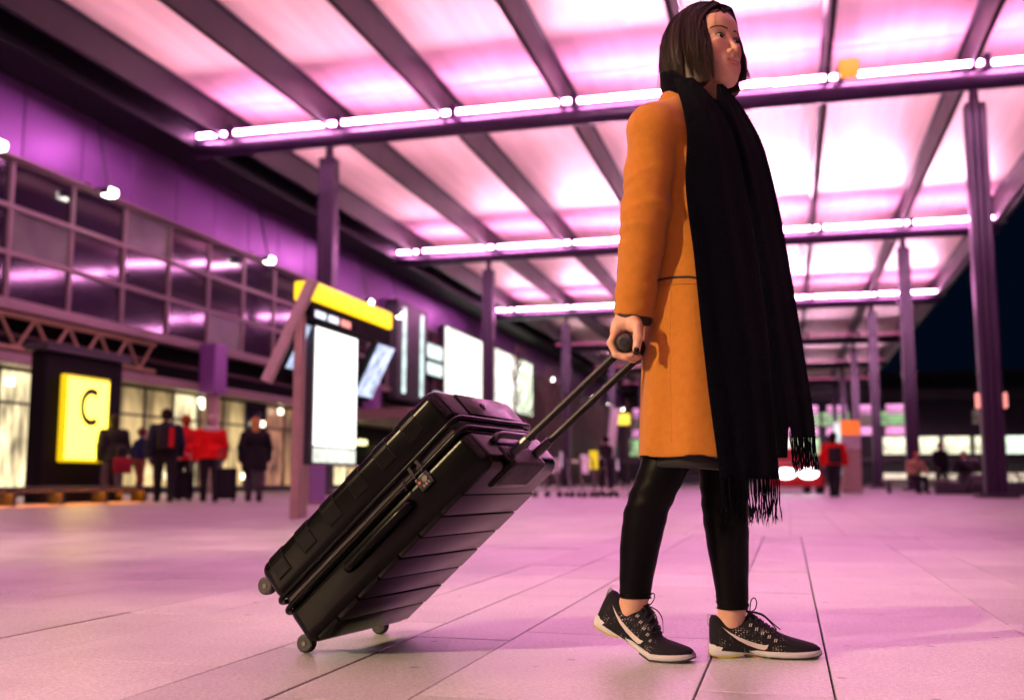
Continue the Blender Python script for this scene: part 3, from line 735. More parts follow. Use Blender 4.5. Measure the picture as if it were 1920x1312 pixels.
# head in its own axes: x forward, y to her left, z up
F = Field((-.125, -.10, -.235), (.13, .10, .14), .0016)
F.ell((-.018, 0, .030), (.094, .073, .086), 0)
F.ell((.030, 0, .035), (.056, .062, .066), .03)
F.ell((.024, 0, -.030), (.060, .061, .078), .03)
for s in (-1, 1):
    F.ell((.040, .030 * s, -.030), (.040, .032, .036), .025)         # cheeks
    F.ell((.052, .036 * s, -.018), (.024, .022, .016), .02)
    F.cap((.0, .052 * s, -.055), (.060, .014 * s, -.100), .018, .015, .03)  # jaw
    F.ell((.070, .017 * s, -.070), (.016, .018, .020), .02)
F.ell((.068, 0, -.099), (.018, .020, .017), .022)                   # chin
F.ell((.070, 0, -.068), (.018, .033, .023), .02)
F.ell((.062, 0, .046), (.026, .045, .032), .03)                     # forehead
for s in (-1, 1):
    F.cap((.078, .010 * s, .019), (.066, .046 * s, .020), .008, .007, .014)   # brow
    F.ell((.097, .031 * s, .002), (.019, .019, .0125), .014, 'sub')  # socket
    F.ell((.0735, .0305 * s, .0), .0146, .006)                       # lids over the eyeball
    F.ell((.0765, .031 * s, -.0125), (.010, .015, .006), .008)
F.chain([(.080, 0, .010), (.0885, 0, -.010), (.0985, 0, -.028), (.1035, 0, -.0355)], [.0072, .0064, .0068, .0074], .010)   # nose
for s in (-1, 1):
    F.ell((.0915, .0105 * s, -.0385), (.0092, .0060, .0062), .006)
    F.ell((.0985, .0062 * s, -.0465), (.0052, .0034, .0050), .0025, 'sub')
F.cap((.093, 0, -.043), (.0885, 0, -.054), .0042, .0042, .007)
def lip(z, pr, n): return [(.0895 + pr - .0080 * (abs(y) / .0225) ** 2, y, z + zz) for y, zz in n]
F.chain(lip(-.0612, .0002, ((-.0235, -.0040), (-.013, -.0008), (-.004, .0012), (0, .0005), (.004, .0012), (.013, -.0008), (.0235, -.0040))), [.0012, .0026, .0030, .0028, .0030, .0026, .0012], .006)
F.chain(lip(-.0700, -.0014, ((-.0215, .0040), (-.011, .0008), (0, -.0002), (.011, .0008), (.0215, .0040))), [.0012, .0032, .0037, .0032, .0012], .006)
F.chain([(.0945 - .0080 * (abs(y) / .0225) ** 2, y, -.0652 - .0009 * (1 - (y / .025) ** 2) + .0006) for y in np.linspace(-.0250, .0250, 9)], [.0016] * 9, .0012, 'sub')
F.ell((.1005, 0, -.083), (.010, .018, .006), .010, 'sub')
for s in (-1, 1):
    rt = Matrix.Rotation(math.radians(7 * s), 3, 'X')
    F.ell((.0885, .0305 * s, .0010), (.019, .0146, .0062), .0022, 'sub', R=np.array(rt))
    F.ell((.010, .072 * s, -.012), (.020, .008, .030), .006)         # ear
F.cap((-.022, 0, -.06), (-.040, 0, -.23), .050, .055, .03)
for s in (-1, 1): F.cap((-.005, .048 * s, -.075), (.012, .012 * s, -.22), .012, .010, .02)
hv, hq = F.mesh(1)
lipm = np.clip(1.35 - np.sqrt(((hv[:, 1]) / .0225) ** 2 + ((hv[:, 2] + .0660) / .0090) ** 2) * 1.05, 0, 1) * (hv[:, 0] > .07)
lipm = np.clip(lipm * 2.2, 0, 1) * .5
blush = np.exp(-(((np.abs(hv[:, 1]) - .040) / .02) ** 2 + ((hv[:, 2] + .03) / .02) ** 2)) * .35 * (hv[:, 0] > .02) + .5 * np.exp(-((hv[:, 1] / .012) ** 2 + ((hv[:, 2] + .037) / .012) ** 2)) * (hv[:, 0] > .08)
head_bvh = BVHTree.FromPolygons([tuple(p) for p in hv.tolist()], hq.tolist())
# hand on the grip
HG = np.array(GA); gx = np.array(GAX); e1 = np.array([gx[1], -gx[0], 0]); e1 /= np.linalg.norm(e1); e2 = np.cross(gx, -e1); e2 = e2 if e2[2] > 0 else -e2
def hp(w, a, b): return HG + gx * w + e1 * a + e2 * b
Hc = HG + gx * .05 + e2 * .02
F = Field(Hc - .085, Hc + np.array([.085, .085, .10]), .0015)
WR = hp(.050, -.006, .090)
offs = (.020, .041, .061, .079)
for i, w in enumerate(offs):
    kn = hp(w, -.026 + .002 * i, .026 - .002 * i); r = (.0096, .0100, .0094, .0084)[i]
    F.cap(hp(.038 + .008 * i, -.004, .070), kn, .015, r + .001, .012)
    pts = [kn, hp(w, -.0375, .002), hp(w + .001, -.026, -.0255), hp(w + .002, -.001, -.0335), hp(w + .003, .014, -.027)]
    F.chain(pts, [r, r * .96, r * .9, r * .84, r * .74], .004)
    F.ell(kn + e2 * .001, r * 1.1, .006)
F.cap(hp(.038, .008, .070), hp(.020, .020, .036), .014, .014, .02)
F.cap(hp(.045, -.008, .060), hp(.050, -.01, .034), .022, .016, .015)
F.cap(hp(.024, -.020, .044), hp(.026, .016, .052), .0165, .0165, .014); F.cap(hp(.060, -.018, .044), hp(.050, .010, .060), .016, .018, .014); F.cap(hp(.044, -.008, .068), hp(.044, .008, .070), .019, .018, .014)
th = [hp(.032, .016, .052), hp(.006, .032, .036), hp(-.002, .036, .008), hp(-.004, .032, -.020)]
F.chain(th, [.0140, .0122, .0108, .0090], .012)
F.ell(th[2], .0112, .004)
F.cap(WR + gx * -.002, WR + e2 * .04 + e1 * .0, .024, .025, .02)
dv, dq = F.mesh(1)
# rest of the body, mostly under the clothes, coarser
SHR = at(1226, 246, 2.42); ELR = at(1208, 415, 2.425); WRR = at(1187, 593, HG[1] + .045)
F = Field((.1, 2.25, .05), (.85, 2.95, 1.45), .008)
F.ell(body(0, 0, .85), (.115, .15, .15), .05); F.ell(body(0, 0, 1.02), (.10, .12, .2), .06); F.ell(body(.01, 0, 1.20), (.10, .14, .15), .06); F.cap(body(-.01, 0, 1.28), body(.0, 0, 1.36), .055, .05, .05)
F.chain([SHR, ELR, WRR], [.048, .04, .03], .03)
SHL = body(0, -.165, 1.265); ELL = body(-.02, -.205, 1.02); WRL = body(.08, -.17, .80)
F.chain([SHL, ELL, WRL], [.048, .04, .03], .03); F.cap(WRL, body(.11, -.155, .73), .03, .025, .02)
LEG_R = [(1272, 800, 2.52, 58), (1246, 878, 2.515, 50), (1213, 952, 2.53, 44), (1200, 1030, 2.565, 38), (1192, 1095, 2.595, 32), (1191, 1120, 2.605, 31)]
LEG_L = [(1345, 800, 2.60, 60), (1356, 880, 2.60, 48), (1360, 955, 2.60, 45), (1367, 1035, 2.61, 38.5), (1372, 1105, 2.62, 32), (1374, 1140, 2.625, 31)]
for LG in (LEG_R, LEG_L):
    F.chain([at(x, y, Y) for x, y, Y, w in LG], [w / 790 * .62 for x, y, Y, w in LG], .02)
ANK_R = [at(1191, 1118, 2.605), at(1180, 1150, 2.625), at(1176, 1168, 2.632)]; ANK_L = [at(1373, 1138, 2.625), at(1370, 1170, 2.64), at(1368, 1190, 2.645)]
bv_, bq_ = F.mesh(1)
F = Field(np.minimum(np.min(ANK_R, 0), np.min(ANK_L, 0)) - .08, np.maximum(np.max(ANK_R, 0), np.max(ANK_L, 0)) + .08, .003)
for A in (ANK_R, ANK_L):
    F.chain(A, [.0325, .030, .026], .01); F.ell(A[1] + br_ * .017 + bz * -.004, .015, .012)
    F.cap(A[0] - bf * .020, A[2] - bf * .022, .012, .013, .012); F.cap(A[0] + bf * .010, A[1] + bf * .012 - bz * .015, .018, .020, .012)
    F.cap(A[2], A[2] + bf * .07 - bz * .050, .022, .016, .02)
av_, aq_ = F.mesh(1)
V = np.concatenate([h2w(hv), dv, bv_, av_]); n1, n2, n3 = len(hv), len(hv) + len(dv), len(hv) + len(dv) + len(bv_)
Q = np.concatenate([hq, dq + n1, bq_ + n2, aq_ + n3])
bme = np_mesh('body', toL(V), Q, K['skin'])
ca = bme.color_attributes.new('tint', 'FLOAT_COLOR', 'POINT'); buf = np.zeros((len(V), 4), np.float32); buf[:n1, 0] = lipm; buf[:n1, 1] = blush; buf[:, 3] = 1
kd = np.min([np.linalg.norm(dv - (hp(w, -.026, .026)), axis=1) for w in offs], 0); buf[n1:n2, 1] = np.exp(-(kd / .012) ** 2) * .4
ca.data.foreach_set('color', buf.ravel())
wl('body', bme)
# finger nails, dark varnish
K['nail'] = M('dark_nail_varnish', (.012, .006, .008), .15, var=0)
def nail(c, nrm, tip, r):
    nrm = np.array(nrm) / np.linalg.norm(nrm); tip = np.array(tip) - nrm * (np.array(tip) @ nrm); tip /= np.linalg.norm(tip); s = np.cross(nrm, tip)
    rg = []
    for k, (t, q, w) in enumerate(((-.9, .55, .6), (-.5, .9, .95), (0, 1, 1), (.6, .9, .95), (1.0, .5, .75))):
        rg.append([np.array(c) + tip * r * 1.15 * t + s * r * w * math.cos(a) * .8 + nrm * (r * .34 * q * math.sin(a) if math.sin(a) > 0 else r * .1 * math.sin(a)) for a in np.linspace(0, 2 * PI, 10, endpoint=False)])
    mb = MB(); mb.rings([[toL(p) for p in r_] for r_ in rg]); return mb.ob('finger_nail', K['nail'], woman, smooth=True)
nail(th[3] - gx * .0075 - e2 * .004 + e1 * .002, -gx + e1 * .4, th[3] - th[2], .0085)
for i, w in enumerate(offs[:2]): nail(hp(w + .003, .0185, -.0275), e1 * .9 - e2 * .5, e2 * .6 + e1 * .4, .0068)
# eyes, lashes, brows
K['eyew'] = M('eye_white', (.62, .56, .54), .12, var=.03, coat=.6); K['iris'] = M('dark_iris', (.012, .007, .005), .08, var=0, coat=1.0)
def sphere(c, r, n=20, m=12, a0=.0, a1=PI, ax=None):
    ax = np.array([1, 0, 0.0]) if ax is None else np.array(ax) / np.linalg.norm(ax)
    s = np.cross(ax, [0, 0, 1]); s /= np.linalg.norm(s); t = np.cross(s, ax)
    return MB().rings([[np.array(c) + ax * r * math.cos(a) + s * r * math.sin(a) * math.cos(q) + t * r * math.sin(a) * math.sin(q) for q in np.linspace(0, 2 * PI, n, endpoint=False)] for a in np.linspace(max(a0, .02), min(a1, PI - .02), m)])
def to_world_mb(mb):
    mb.v = [tuple(toL(h2w(p))) for p in mb.v]; return mb
gaze = np.array([math.cos(.13), math.sin(.13), .12])
lash = MB(); brow = MB()
for s in (-1, 1):
    c = np.array([.0735, .0305 * s, 0])
    eo = to_world_mb(sphere(c, .0124)).ob('eye', K['eyew'], woman, smooth=True)
    to_world_mb(sphere(c, .01275, 18, 5, 0, math.asin(.0068 / .01275), gaze)).ob('iris', K['iris'], eo, smooth=True)
    def on_lid(t, up, d):
        y = .0150 * math.cos(t); z = (.0064 if up else -.0058) * math.sin(t) + .0010; y2 = y
        ca_, sa_ = math.cos(math.radians(7 * s)), math.sin(math.radians(7 * s)); y, z = y * ca_ - z * sa_, y * sa_ + z * ca_
        yy = .0305 * s + y; x = .0735 + math.sqrt(max(.0148 ** 2 - y * y - z * z, 1e-6)) + d
        return np.array([min(x, .0885), yy, z])
    lash.tube([on_lid(t, True, .0006) for t in np.linspace(.05, PI - .05, 15)], [.0005, .0009, .0011, .0012, .0013, .0013, .0013, .0013, .0013, .0013, .0013, .0012, .0011, .0009, .0005], 5)
    lash.tube([on_lid(t, False, .0002) for t in np.linspace(.2, PI - .2, 9)], .00045, 4)
    for t in np.linspace(.25, PI - .25, 16):
        p = on_lid(t, True, .001); d = np.array([.006, (p[1] - .0305 * s) * .25, .0035]); lash.tube([p, p + d * .6, p + d + np.array([0, 0, .0018])], [.0004, .0003, .0001], 3)
    for k in range(120):
        q = random.random(); y = .011 + .041 * q; z = .0215 + .0062 * math.sin(q * 2.2) - .0050 * q ** 3 + random.uniform(-.0022, .0022) * (1 - .6 * q)
        hit = head_bvh.ray_cast(Vector((.2, y * s, z)), Vector((-1, 0, 0)))
        if hit[0] is None: continue
        p = np.array(hit[0]) + np.array([.0004, 0, 0]); e = p + np.array([-.003 * q, .0055 * s, .0022 * (1 - 1.5 * q)])
        h2 = head_bvh.ray_cast(Vector((.2, e[1], e[2])), Vector((-1, 0, 0)))
        if h2[0] is not None: e = np.array(h2[0]) + np.array([.0007, 0, 0])
        brow.tube([p, e], [.0008, .0003], 3)
K['browm'] = M('brow_hair', (.05, .022, .015), .6, var=0)
to_world_mb(lash).ob('eyelashes', M('lash', (.004, .003, .003), .5, var=0), woman); to_world_mb(brow).ob('eyebrows', K['browm'], woman)

# hair: a dark under layer plus about two thousand strands
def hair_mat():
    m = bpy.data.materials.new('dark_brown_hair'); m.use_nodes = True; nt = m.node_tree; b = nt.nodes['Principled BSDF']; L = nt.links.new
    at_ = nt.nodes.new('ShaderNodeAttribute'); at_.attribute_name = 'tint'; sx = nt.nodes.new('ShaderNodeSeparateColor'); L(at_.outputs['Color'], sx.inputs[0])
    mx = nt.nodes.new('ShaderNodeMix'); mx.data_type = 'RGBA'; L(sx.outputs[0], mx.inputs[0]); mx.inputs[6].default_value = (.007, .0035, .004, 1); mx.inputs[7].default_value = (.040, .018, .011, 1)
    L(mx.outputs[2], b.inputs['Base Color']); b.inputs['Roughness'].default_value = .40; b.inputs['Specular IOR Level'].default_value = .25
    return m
K['hair'] = hair_mat()
hr = random.Random(11)
hm = MB(); tint = []
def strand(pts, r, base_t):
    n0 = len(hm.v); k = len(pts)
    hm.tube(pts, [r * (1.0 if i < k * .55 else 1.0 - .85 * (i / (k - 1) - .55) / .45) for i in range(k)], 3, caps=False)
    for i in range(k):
        for j in range(3): tint.append(min(1, base_t * (.25 + .9 * (i / (k - 1)) ** 1.3)))  # tips lightened: highlight painted into the strand colour
HC = np.array([-.016, 0, .026])
def hair_pt(phi, th, off):
    rx = .097 + off * .9 if math.cos(phi) < 0 else .094 + off; ry = .081 + off * .9; rz = .099 + off * .8
    st, ct = math.sin(th), math.cos(th)
    return HC + np.array([rx * math.cos(phi) * st, ry * math.sin(phi) * st, rz * ct])
def make_strand(phi, off, zend, inward, part_x, wob, r, bt):
    pts = []; steps = 9
    th0 = .10
    p_root = np.array([part_x, -.012 + .004 * hr.uniform(-1, 1), 0]); p_root[2] = HC[2] + (.100 + off) * math.sqrt(max(0, 1 - ((part_x - HC[0]) / .11) ** 2))
    for i in range(steps):
        q = i / (steps - 1); th = th0 + (PI / 2 - th0) * q
        p = hair_pt(phi, th, off); w = (1 - q) ** 2.2
        p = p * (1 - w) + p_root * w
        pts.append(p)
    e = pts[-1]; m = 8
    dirv = np.array([math.cos(phi), math.sin(phi), 0])
    for i in range(1, m + 1):
        q = i / m; z = e[2] + (zend - e[2]) * q
        bulge = .010 * math.sin(q * PI * .8) - inward * q ** 1.8 + .0022 * math.sin(q * 7 + phi * 21)
        pts.append(np.array([e[0], e[1], z]) + dirv * bulge + np.array([wob[0], wob[1], 0]) * q ** 2)
    strand(pts, r, bt)
for k in range(4200):
    side = hr.random()
    s_ = hr.choice((-1, 1)); a = s_ * math.radians(hr.uniform(30 if s_ > 0 else 40, 180))
    ad = abs(math.degrees(a))
    lock = math.floor(a * 7 + .7 * math.sin(a * 5)); lr = random.Random(lock * 7 + 3)
    off = hr.uniform(.000, .013) + lr.uniform(-.002, .004) + (.0035 if ad < 62 and a < 0 else 0) + (.005 if ad < 60 and a > 0 else 0)
    zend = -.099 - (.016 if ad > 95 else 0) + (.022 if (ad < 62 and a > 0) else 0) + lr.uniform(-.020, .016) + hr.uniform(-.014, .012) - (.006 if ad < 85 else 0)
    inward = .018 + lr.uniform(-.008, .014) + hr.uniform(-.004, .004) - (.020 if ad < 58 else 0) - (.003 if ad > 120 else 0)
    px = hr.uniform(-.07, .045) if ad > 110 else (hr.uniform(.0, .084) if ad > 70 else hr.uniform(.060, .090))
    make_strand(a + lr.uniform(-.04, .04), off, zend, inward, px, (hr.uniform(-.005, .005) + lr.uniform(-.012, .012), hr.uniform(-.005, .005) + lr.uniform(-.012, .012)), hr.uniform(.0004, .0010), max(0, lr.uniform(.1, .9) + hr.uniform(-.2, .3)))
for k in range(900):                                 # front strands that sweep from the parting along the hairline
    s = hr.choice((-1, 1)); o = hr.uniform(.001, .009); u = hr.random()
    px = .030 + .058 * u; pz = HC[2] + (.100 + o) * math.sqrt(max(0, 1 - ((px - HC[0]) / .112) ** 2))
    cps = [np.array([px, -.012 + hr.uniform(-.003, .003), pz + .002])]
    lo = 1 - u
    for (x, y, z) in ((.078, .016, .088), (.074, .032, .080), (.064, .050, .066), (.054, .064, .040), (.050, .072, .005)):
        c_ = np.array([x - .018 * lo, y * s - (.006 if s < 0 and y < .03 else 0), z + .016 * lo]); dd = c_ - HC; dd /= np.linalg.norm(dd); cps.append(c_ + dd * (o + .002))
    cps.append(cps[-1] + np.array([-.001, .003 * s, -.045])); cps.append(cps[-1] + np.array([hr.uniform(-.003, .006), .001 * s, -.045 + hr.uniform(-.012, .018) + (.02 if s > 0 else 0)]))
    pts = []
    for i in range(len(cps) - 1):
        a_, b_, c2_, d_ = cps[max(i - 1, 0)], cps[i], cps[i + 1], cps[min(i + 2, len(cps) - 1)]
        for q in (0, .25, .5, .75): pts.append(.5 * (2 * b_ + (c2_ - a_) * q + (2 * a_ - 5 * b_ + 4 * c2_ - d_) * q * q + (3 * b_ - a_ - 3 * c2_ + d_) * q ** 3))
    pts.append(cps[-1]); strand(pts, hr.uniform(.0004, .0009), hr.uniform(.05, .6))
for k in range(130):                                 # loose front strands and fly-away hair
    s = 1 if k % 2 else -1
    make_strand(s * math.radians(hr.uniform(36, 50)), hr.uniform(.000, .008), -.10 + hr.uniform(-.03, .01), -.014 + hr.uniform(-.008, .008), hr.uniform(.045, .075), (hr.uniform(-.006, .010), hr.uniform(-.004, .004)), hr.uniform(.0005, .0009), hr.uniform(.1, .7))
for k in range(90):
    a = math.radians(hr.uniform(70, 180)) * hr.choice((-1, 1))
    make_strand(a, hr.uniform(.010, .020), -.11 + hr.uniform(-.03, .03), hr.uniform(-.02, .02), hr.uniform(-.06, .05), (hr.uniform(-.02, .02), hr.uniform(-.02, .02)), .0004, hr.uniform(.2, .8))
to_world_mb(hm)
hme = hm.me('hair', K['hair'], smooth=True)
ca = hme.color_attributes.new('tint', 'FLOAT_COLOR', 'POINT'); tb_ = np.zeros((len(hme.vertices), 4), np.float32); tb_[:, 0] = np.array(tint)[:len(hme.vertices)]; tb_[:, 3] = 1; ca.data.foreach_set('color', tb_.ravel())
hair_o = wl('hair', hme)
G = Field((-.14, -.11, -.145), (.12, .11, .15), .003)
G.ell(HC, (.103, .083, .099), 0); G.ell((.040, 0, .062), (.052, .060, .040), .01)
G.func((-.13, -.10, -.135), (.08, .10, .04), lambda X, Y, Z: np.maximum(np.sqrt(((X + .016) / .100) ** 2 + (Y / .084) ** 2) * .09 - .09, np.maximum(Z - .03, -.118 - Z)), .02)
G.ell((.105, 0, -.045), (.135, .070, .126), .004, 'sub')
G.ell((.12, 0, .01), (.085, .072, .068), .004, 'sub')
G.ell((-.010, 0, -.12), (.06, .045, .05), .01, 'sub')
uv_, uq_ = G.mesh(1)
ume = np_mesh('under_layer', toL(h2w(uv_)), uq_, K['hair']); ume.color_attributes.new('tint', 'FLOAT_COLOR', 'POINT')
link('under_layer', ume, hair_o)

# coat
def coat_r(Z, tab):
    zs = [t[0] for t in tab]
    return np.interp(Z, zs, [t[1] for t in tab]), np.interp(Z, zs, [t[2] for t in tab]), np.interp(Z, zs, [t[3] for t in tab])
TAB = [(.40, .150, .188, -.004), (.47, .148, .185, -.004), (.70, .136, .172, -.004), (.95, .120, .152, 0), (1.10, .126, .160, .006), (1.20, .122, .172, .006), (1.27, .104, .172, .0), (1.325, .080, .125, -.006), (1.365, .060, .072, -.01), (1.40, .05, .06, -.01)]
HEM = .472
F = Field((.12, 2.22, .42), (.80, 2.92, 1.42), .0042)
def coat_fn(X, Y, Z):
    x = X - PO.x; y = Y - PO.y
    f = x * bf[0] + y * bf[1]; r = x * br_[0] + y * br_[1]
    a, b, o = coat_r(Z, TAB)
    f = f - o; ang = np.arctan2(r / b, f / a)
    low = np.clip((1.0 - Z) / .5, 0, 1)
    fold = low * (.007 * np.sin(ang * 5 + 1.3 + Z * 2) + .004 * np.sin(ang * 9 - 2 + Z * 4)) + .0022 * np.sin(Z * 26 + ang * 3) * np.clip((Z - .85) / .2, 0, 1)
    # front panel lies over the side panel along the side seam, below the pocket line
    seam = 1.10 - .10 * np.clip((.95 - Z) / .4, 0, 1)
    step = .0042 * (1 / (1 + np.exp(np.clip((ang - seam) * 60, -50, 50)))) * (1 / (1 + np.exp(np.clip((Z - .905) * 400, -50, 50))))
    groove = .004 * np.exp(-((ang - seam - .02) / .025) ** 2) * (Z < .905)
    rho = np.sqrt((f / a) ** 2 + (r / b) ** 2); sc = np.where(rho > 1e-4, np.sqrt(f * f + r * r) / np.maximum(rho, 1e-4), a)
    hemz = HEM + .012 * np.sin(ang * 1.0 - .6) + .004 * np.sin(ang * 5 + 1.3)
    return np.maximum((rho - 1) * sc - fold - step + groove, np.maximum(hemz - Z, Z - 1.385))
F.func((.12, 2.22, .42), (.80, 2.92, 1.42), coat_fn, 0)
def sleeve(S, El, Wr, sgn):
    S, El, Wr = map(np.array, (S, El, Wr))
    F.ell(S + bz * .0, (.062, .062, .062), .03); F.cap(body(-.012, .055 * sgn, 1.335), S + bz * .006, .050, .052, .035)
    P = [S, S + (El - S) * .5, El, El + (Wr - El) * .5, Wr - bz * .000]
    R = [.060, .060, .0575, .051, .047]
    cum = [0]; 
    for i in range(4): cum.append(cum[-1] + np.linalg.norm(P[i + 1] - P[i]))
    lo = np.min(P, 0) - .09; hi = np.max(P, 0) + .09
    def fn(X, Y, Z):
        best = None; tt = None
        for i in range(4):
            ab = P[i + 1] - P[i]; L2 = ab @ ab
            t = ((X - P[i][0]) * ab[0] + (Y - P[i][1]) * ab[1] + (Z - P[i][2]) * ab[2]) / L2
            tc = np.clip(t, 0, 1)
            d = np.sqrt((X - P[i][0] - tc * ab[0]) ** 2 + (Y - P[i][1] - tc * ab[1]) ** 2 + (Z - P[i][2] - tc * ab[2]) ** 2) - (R[i] + (R[i + 1] - R[i]) * tc)
            if i == 3: d = np.maximum(d, (t - 1) * math.sqrt(L2))
            s_ = cum[i] + tc * math.sqrt(L2)
            if best is None: best, tt = d, s_
            else: tt = np.where(d < best, s_, tt); best = np.minimum(best, d)
        # creases round the elbow
        q = (X - PO.x) * bf[0] + (Y - PO.y) * bf[1]; side = (X * br_[0] + Y * br_[1])
        e = np.exp(-((tt - cum[2] + .02) / .085) ** 2); e2_ = np.exp(-((tt - cum[4] + .06) / .06) ** 2); e3 = np.exp(-((tt - .08) / .07) ** 2)
        w = np.sin(tt * 145 + q * 34 + 2.0 * np.sin(q * 28 + tt * 20)); w2 = np.sin(tt * 60 - q * 50 + 1.0)
        return best - (np.maximum(w, -.4) * .0036 * e * (.55 + .45 * np.sin(q * 40 + 1.7 * tt * 30)) + .0020 * w2 * (e + e3) + .0014 * w * e2_)
    F.func(lo, hi, fn, .006)
sleeve(SHR, ELR, WRR, 1); sleeve(SHL, ELL, WRL + bz * .0, -1)
F.chain([WRL, body(.10, -.155, .75)], [.047, .045], .02)              # left cuff runs into the pocket
cv, cq = F.mesh(1)
cme = np_mesh('coat', toL(cv), cq, [K['coat'], K['lining']])
cz = cv[cq].mean(1); nrm = np.cross(cv[cq[:, 2]] - cv[cq[:, 0]], cv[cq[:, 3]] - cv[cq[:, 1]]); nrm /= np.maximum(np.linalg.norm(nrm, axis=1), 1e-12)[:, None]
under = ((nrm[:, 2] < -.72) & (cz[:, 2] < HEM + .05)) | ((nrm[:, 2] < -.6) & (np.linalg.norm(cz - WRR, axis=1) < .046) & (cz[:, 2] < WRR[2] + .012))
cme.polygons.foreach_set('material_index', under.astype(np.int32))
coat_o = wl('coat', cme)
coat_bvh = BVHTree.FromPolygons([tuple(p) for p in cv.tolist()], cq.tolist())
CAM = Vector((0, 0, CAMH))
def on_coat(x, y, off=.001):
    d = Vector(ray(x, y)).normalized(); h_ = coat_bvh.ray_cast(CAM, d)
    if h_[0] is None: return None
    return h_[0] + h_[1] * off
# pocket welt and upper pocket tab, seams
def line_on_coat(px, r, name, mat, off=.0005):
    pts = []
    for i in range(len(px) - 1):
        for k in range(6):
            q = k / 6; p = on_coat(px[i][0] + (px[i + 1][0] - px[i][0]) * q, px[i][1] + (px[i + 1][1] - px[i][1]) * q, off)
            if p is not None: pts.append(p)
    if len(pts) > 2: MB().tube([toL(p) for p in pts], r, 6).ob(name, mat, coat_o, smooth=True)
line_on_coat([(1233, 525), (1262, 520), (1290, 519), (1325, 523)], .0030, 'pocket_piping', K['lining'])
line_on_coat([(1244, 534), (1270, 531), (1300, 531), (1325, 532)], .0022, 'pocket_edge', K['coat'])
line_on_coat([(1258, 545), (1256, 640), (1257, 740), (1259, 846)], .0012, 'side_seam', K['coat'], -.0004)
#line_on_coat([(1262, 236), (1272, 205), (1290, 190)], .0016, 'shoulder_seam', K['coat'], 0)
cf = MB()                                                             # black cuff of the pullover under the sleeve
axw = (WRR - ELR) / np.linalg.norm(WRR - ELR); cb = np.cross(axw, [0, 1, 0]); cb /= np.linalg.norm(cb); cc = np.cross(axw, cb)
def ring(c, r, n=24): return [toL(c + cb * r * math.cos(a) + cc * r * math.sin(a)) for a in np.linspace(0, 2 * PI, n, endpoint=False)]
cf.rings([ring(WRR - axw * .03, .0425), ring(WRR + axw * .006, .0440), ring(WRR + axw * .017, .0430), ring(WRR + axw * .019, .039), ring(WRR + axw * .008, .030)], caps=(False, False)).ob('pullover_cuff', K['lining'], woman, smooth=True)
dr_ = []                                                              # hem of the black dress under the coat
for z, k in ((.55, .80), (.475, .84), (.452, .85), (.448, .80), (.47, .6)):
    a, b, o = coat_r(z, TAB); dr_.append([toL(body(o + a * k * math.cos(t), b * k * math.sin(t), z + .010 * math.sin(t - .6))) for t in np.linspace(0, 2 * PI, 48, endpoint=False)])
MB().rings(dr_, caps=(False, True)).ob('dress', K['lining'], woman, smooth=True)
# coat collar behind the neck
co = []
for z, k in ((1.335, 1.18), (1.365, 1.12), (1.385, 1.02), (1.38, .9), (1.35, .9)):
    co.append([toL(body(-.012 + .068 * k * math.cos(t), .082 * k * math.sin(t), z + .016 * -math.cos(t))) for t in np.linspace(0, 2 * PI, 40, endpoint=False)])
MB().rings(co, caps=(False, False)).ob('coat_collar', K['coat'], coat_o, smooth=True)

# leggings
def loft_leg(LG, seed):
    r0 = random.Random(seed); rows = []
    C3 = [np.array(at(x, y, Y)) for x, y, Y, w in LG]; Rr = [w / (FPX / (Y * cp + (c3[2] - CAMH) * sp)) for (x, y, Y, w), c3 in zip(LG, C3)]
    N = 46; t0 = np.arange(len(LG)); tt = np.linspace(0, len(LG) - 1, N)
    def sm(vals):
        vals = np.array(vals, float); y = np.interp(tt, t0, vals)
        for _ in range(6): y[1:-1] = (y[:-2] + 2 * y[1:-1] + y[2:]) / 4
        return y
    Cx = np.stack([sm([c[i] for c in C3]) for i in range(3)], 1); Rs = sm(Rr) * .95
    for i in range(N):
        row = []
        for a in np.linspace(0, 2 * PI, 36, endpoint=False):
            q = i / N; kn = math.exp(-((q - .36) / .13) ** 2); an = math.exp(-((q - .95) / .07) ** 2)
            w = .0016 * math.sin(i * 1.5 + 2.2 * math.sin(a * 1.0 + seed)) * kn + .0020 * math.sin(i * 2.1 + 1.6 * math.cos(a + seed)) * an + .0003 * math.sin(i * .9 + a * 3)
            rr_ = Rs[i] + w
            calf = 1 + .06 * math.exp(-((q - .55) / .16) ** 2) * max(0, -math.cos(a))
            row.append(Cx[i] + bf * rr_ * calf * math.cos(a) + br_ * rr_ * math.sin(a))
        rows.append([toL(p) for p in row])
    last = np.array(rows[-1]); c = last.mean(0); rows.append([c + (p - c) * .93 + np.array([0, 0, .002]) for p in last])
    return rows
lm_ = MB(); lm_.rings(loft_leg(LEG_R, 1), caps=(False, False)); lm_.rings(loft_leg(LEG_L, 4), caps=(False, False))
lm_.ob('leggings', K['legging'], woman, smooth=True)
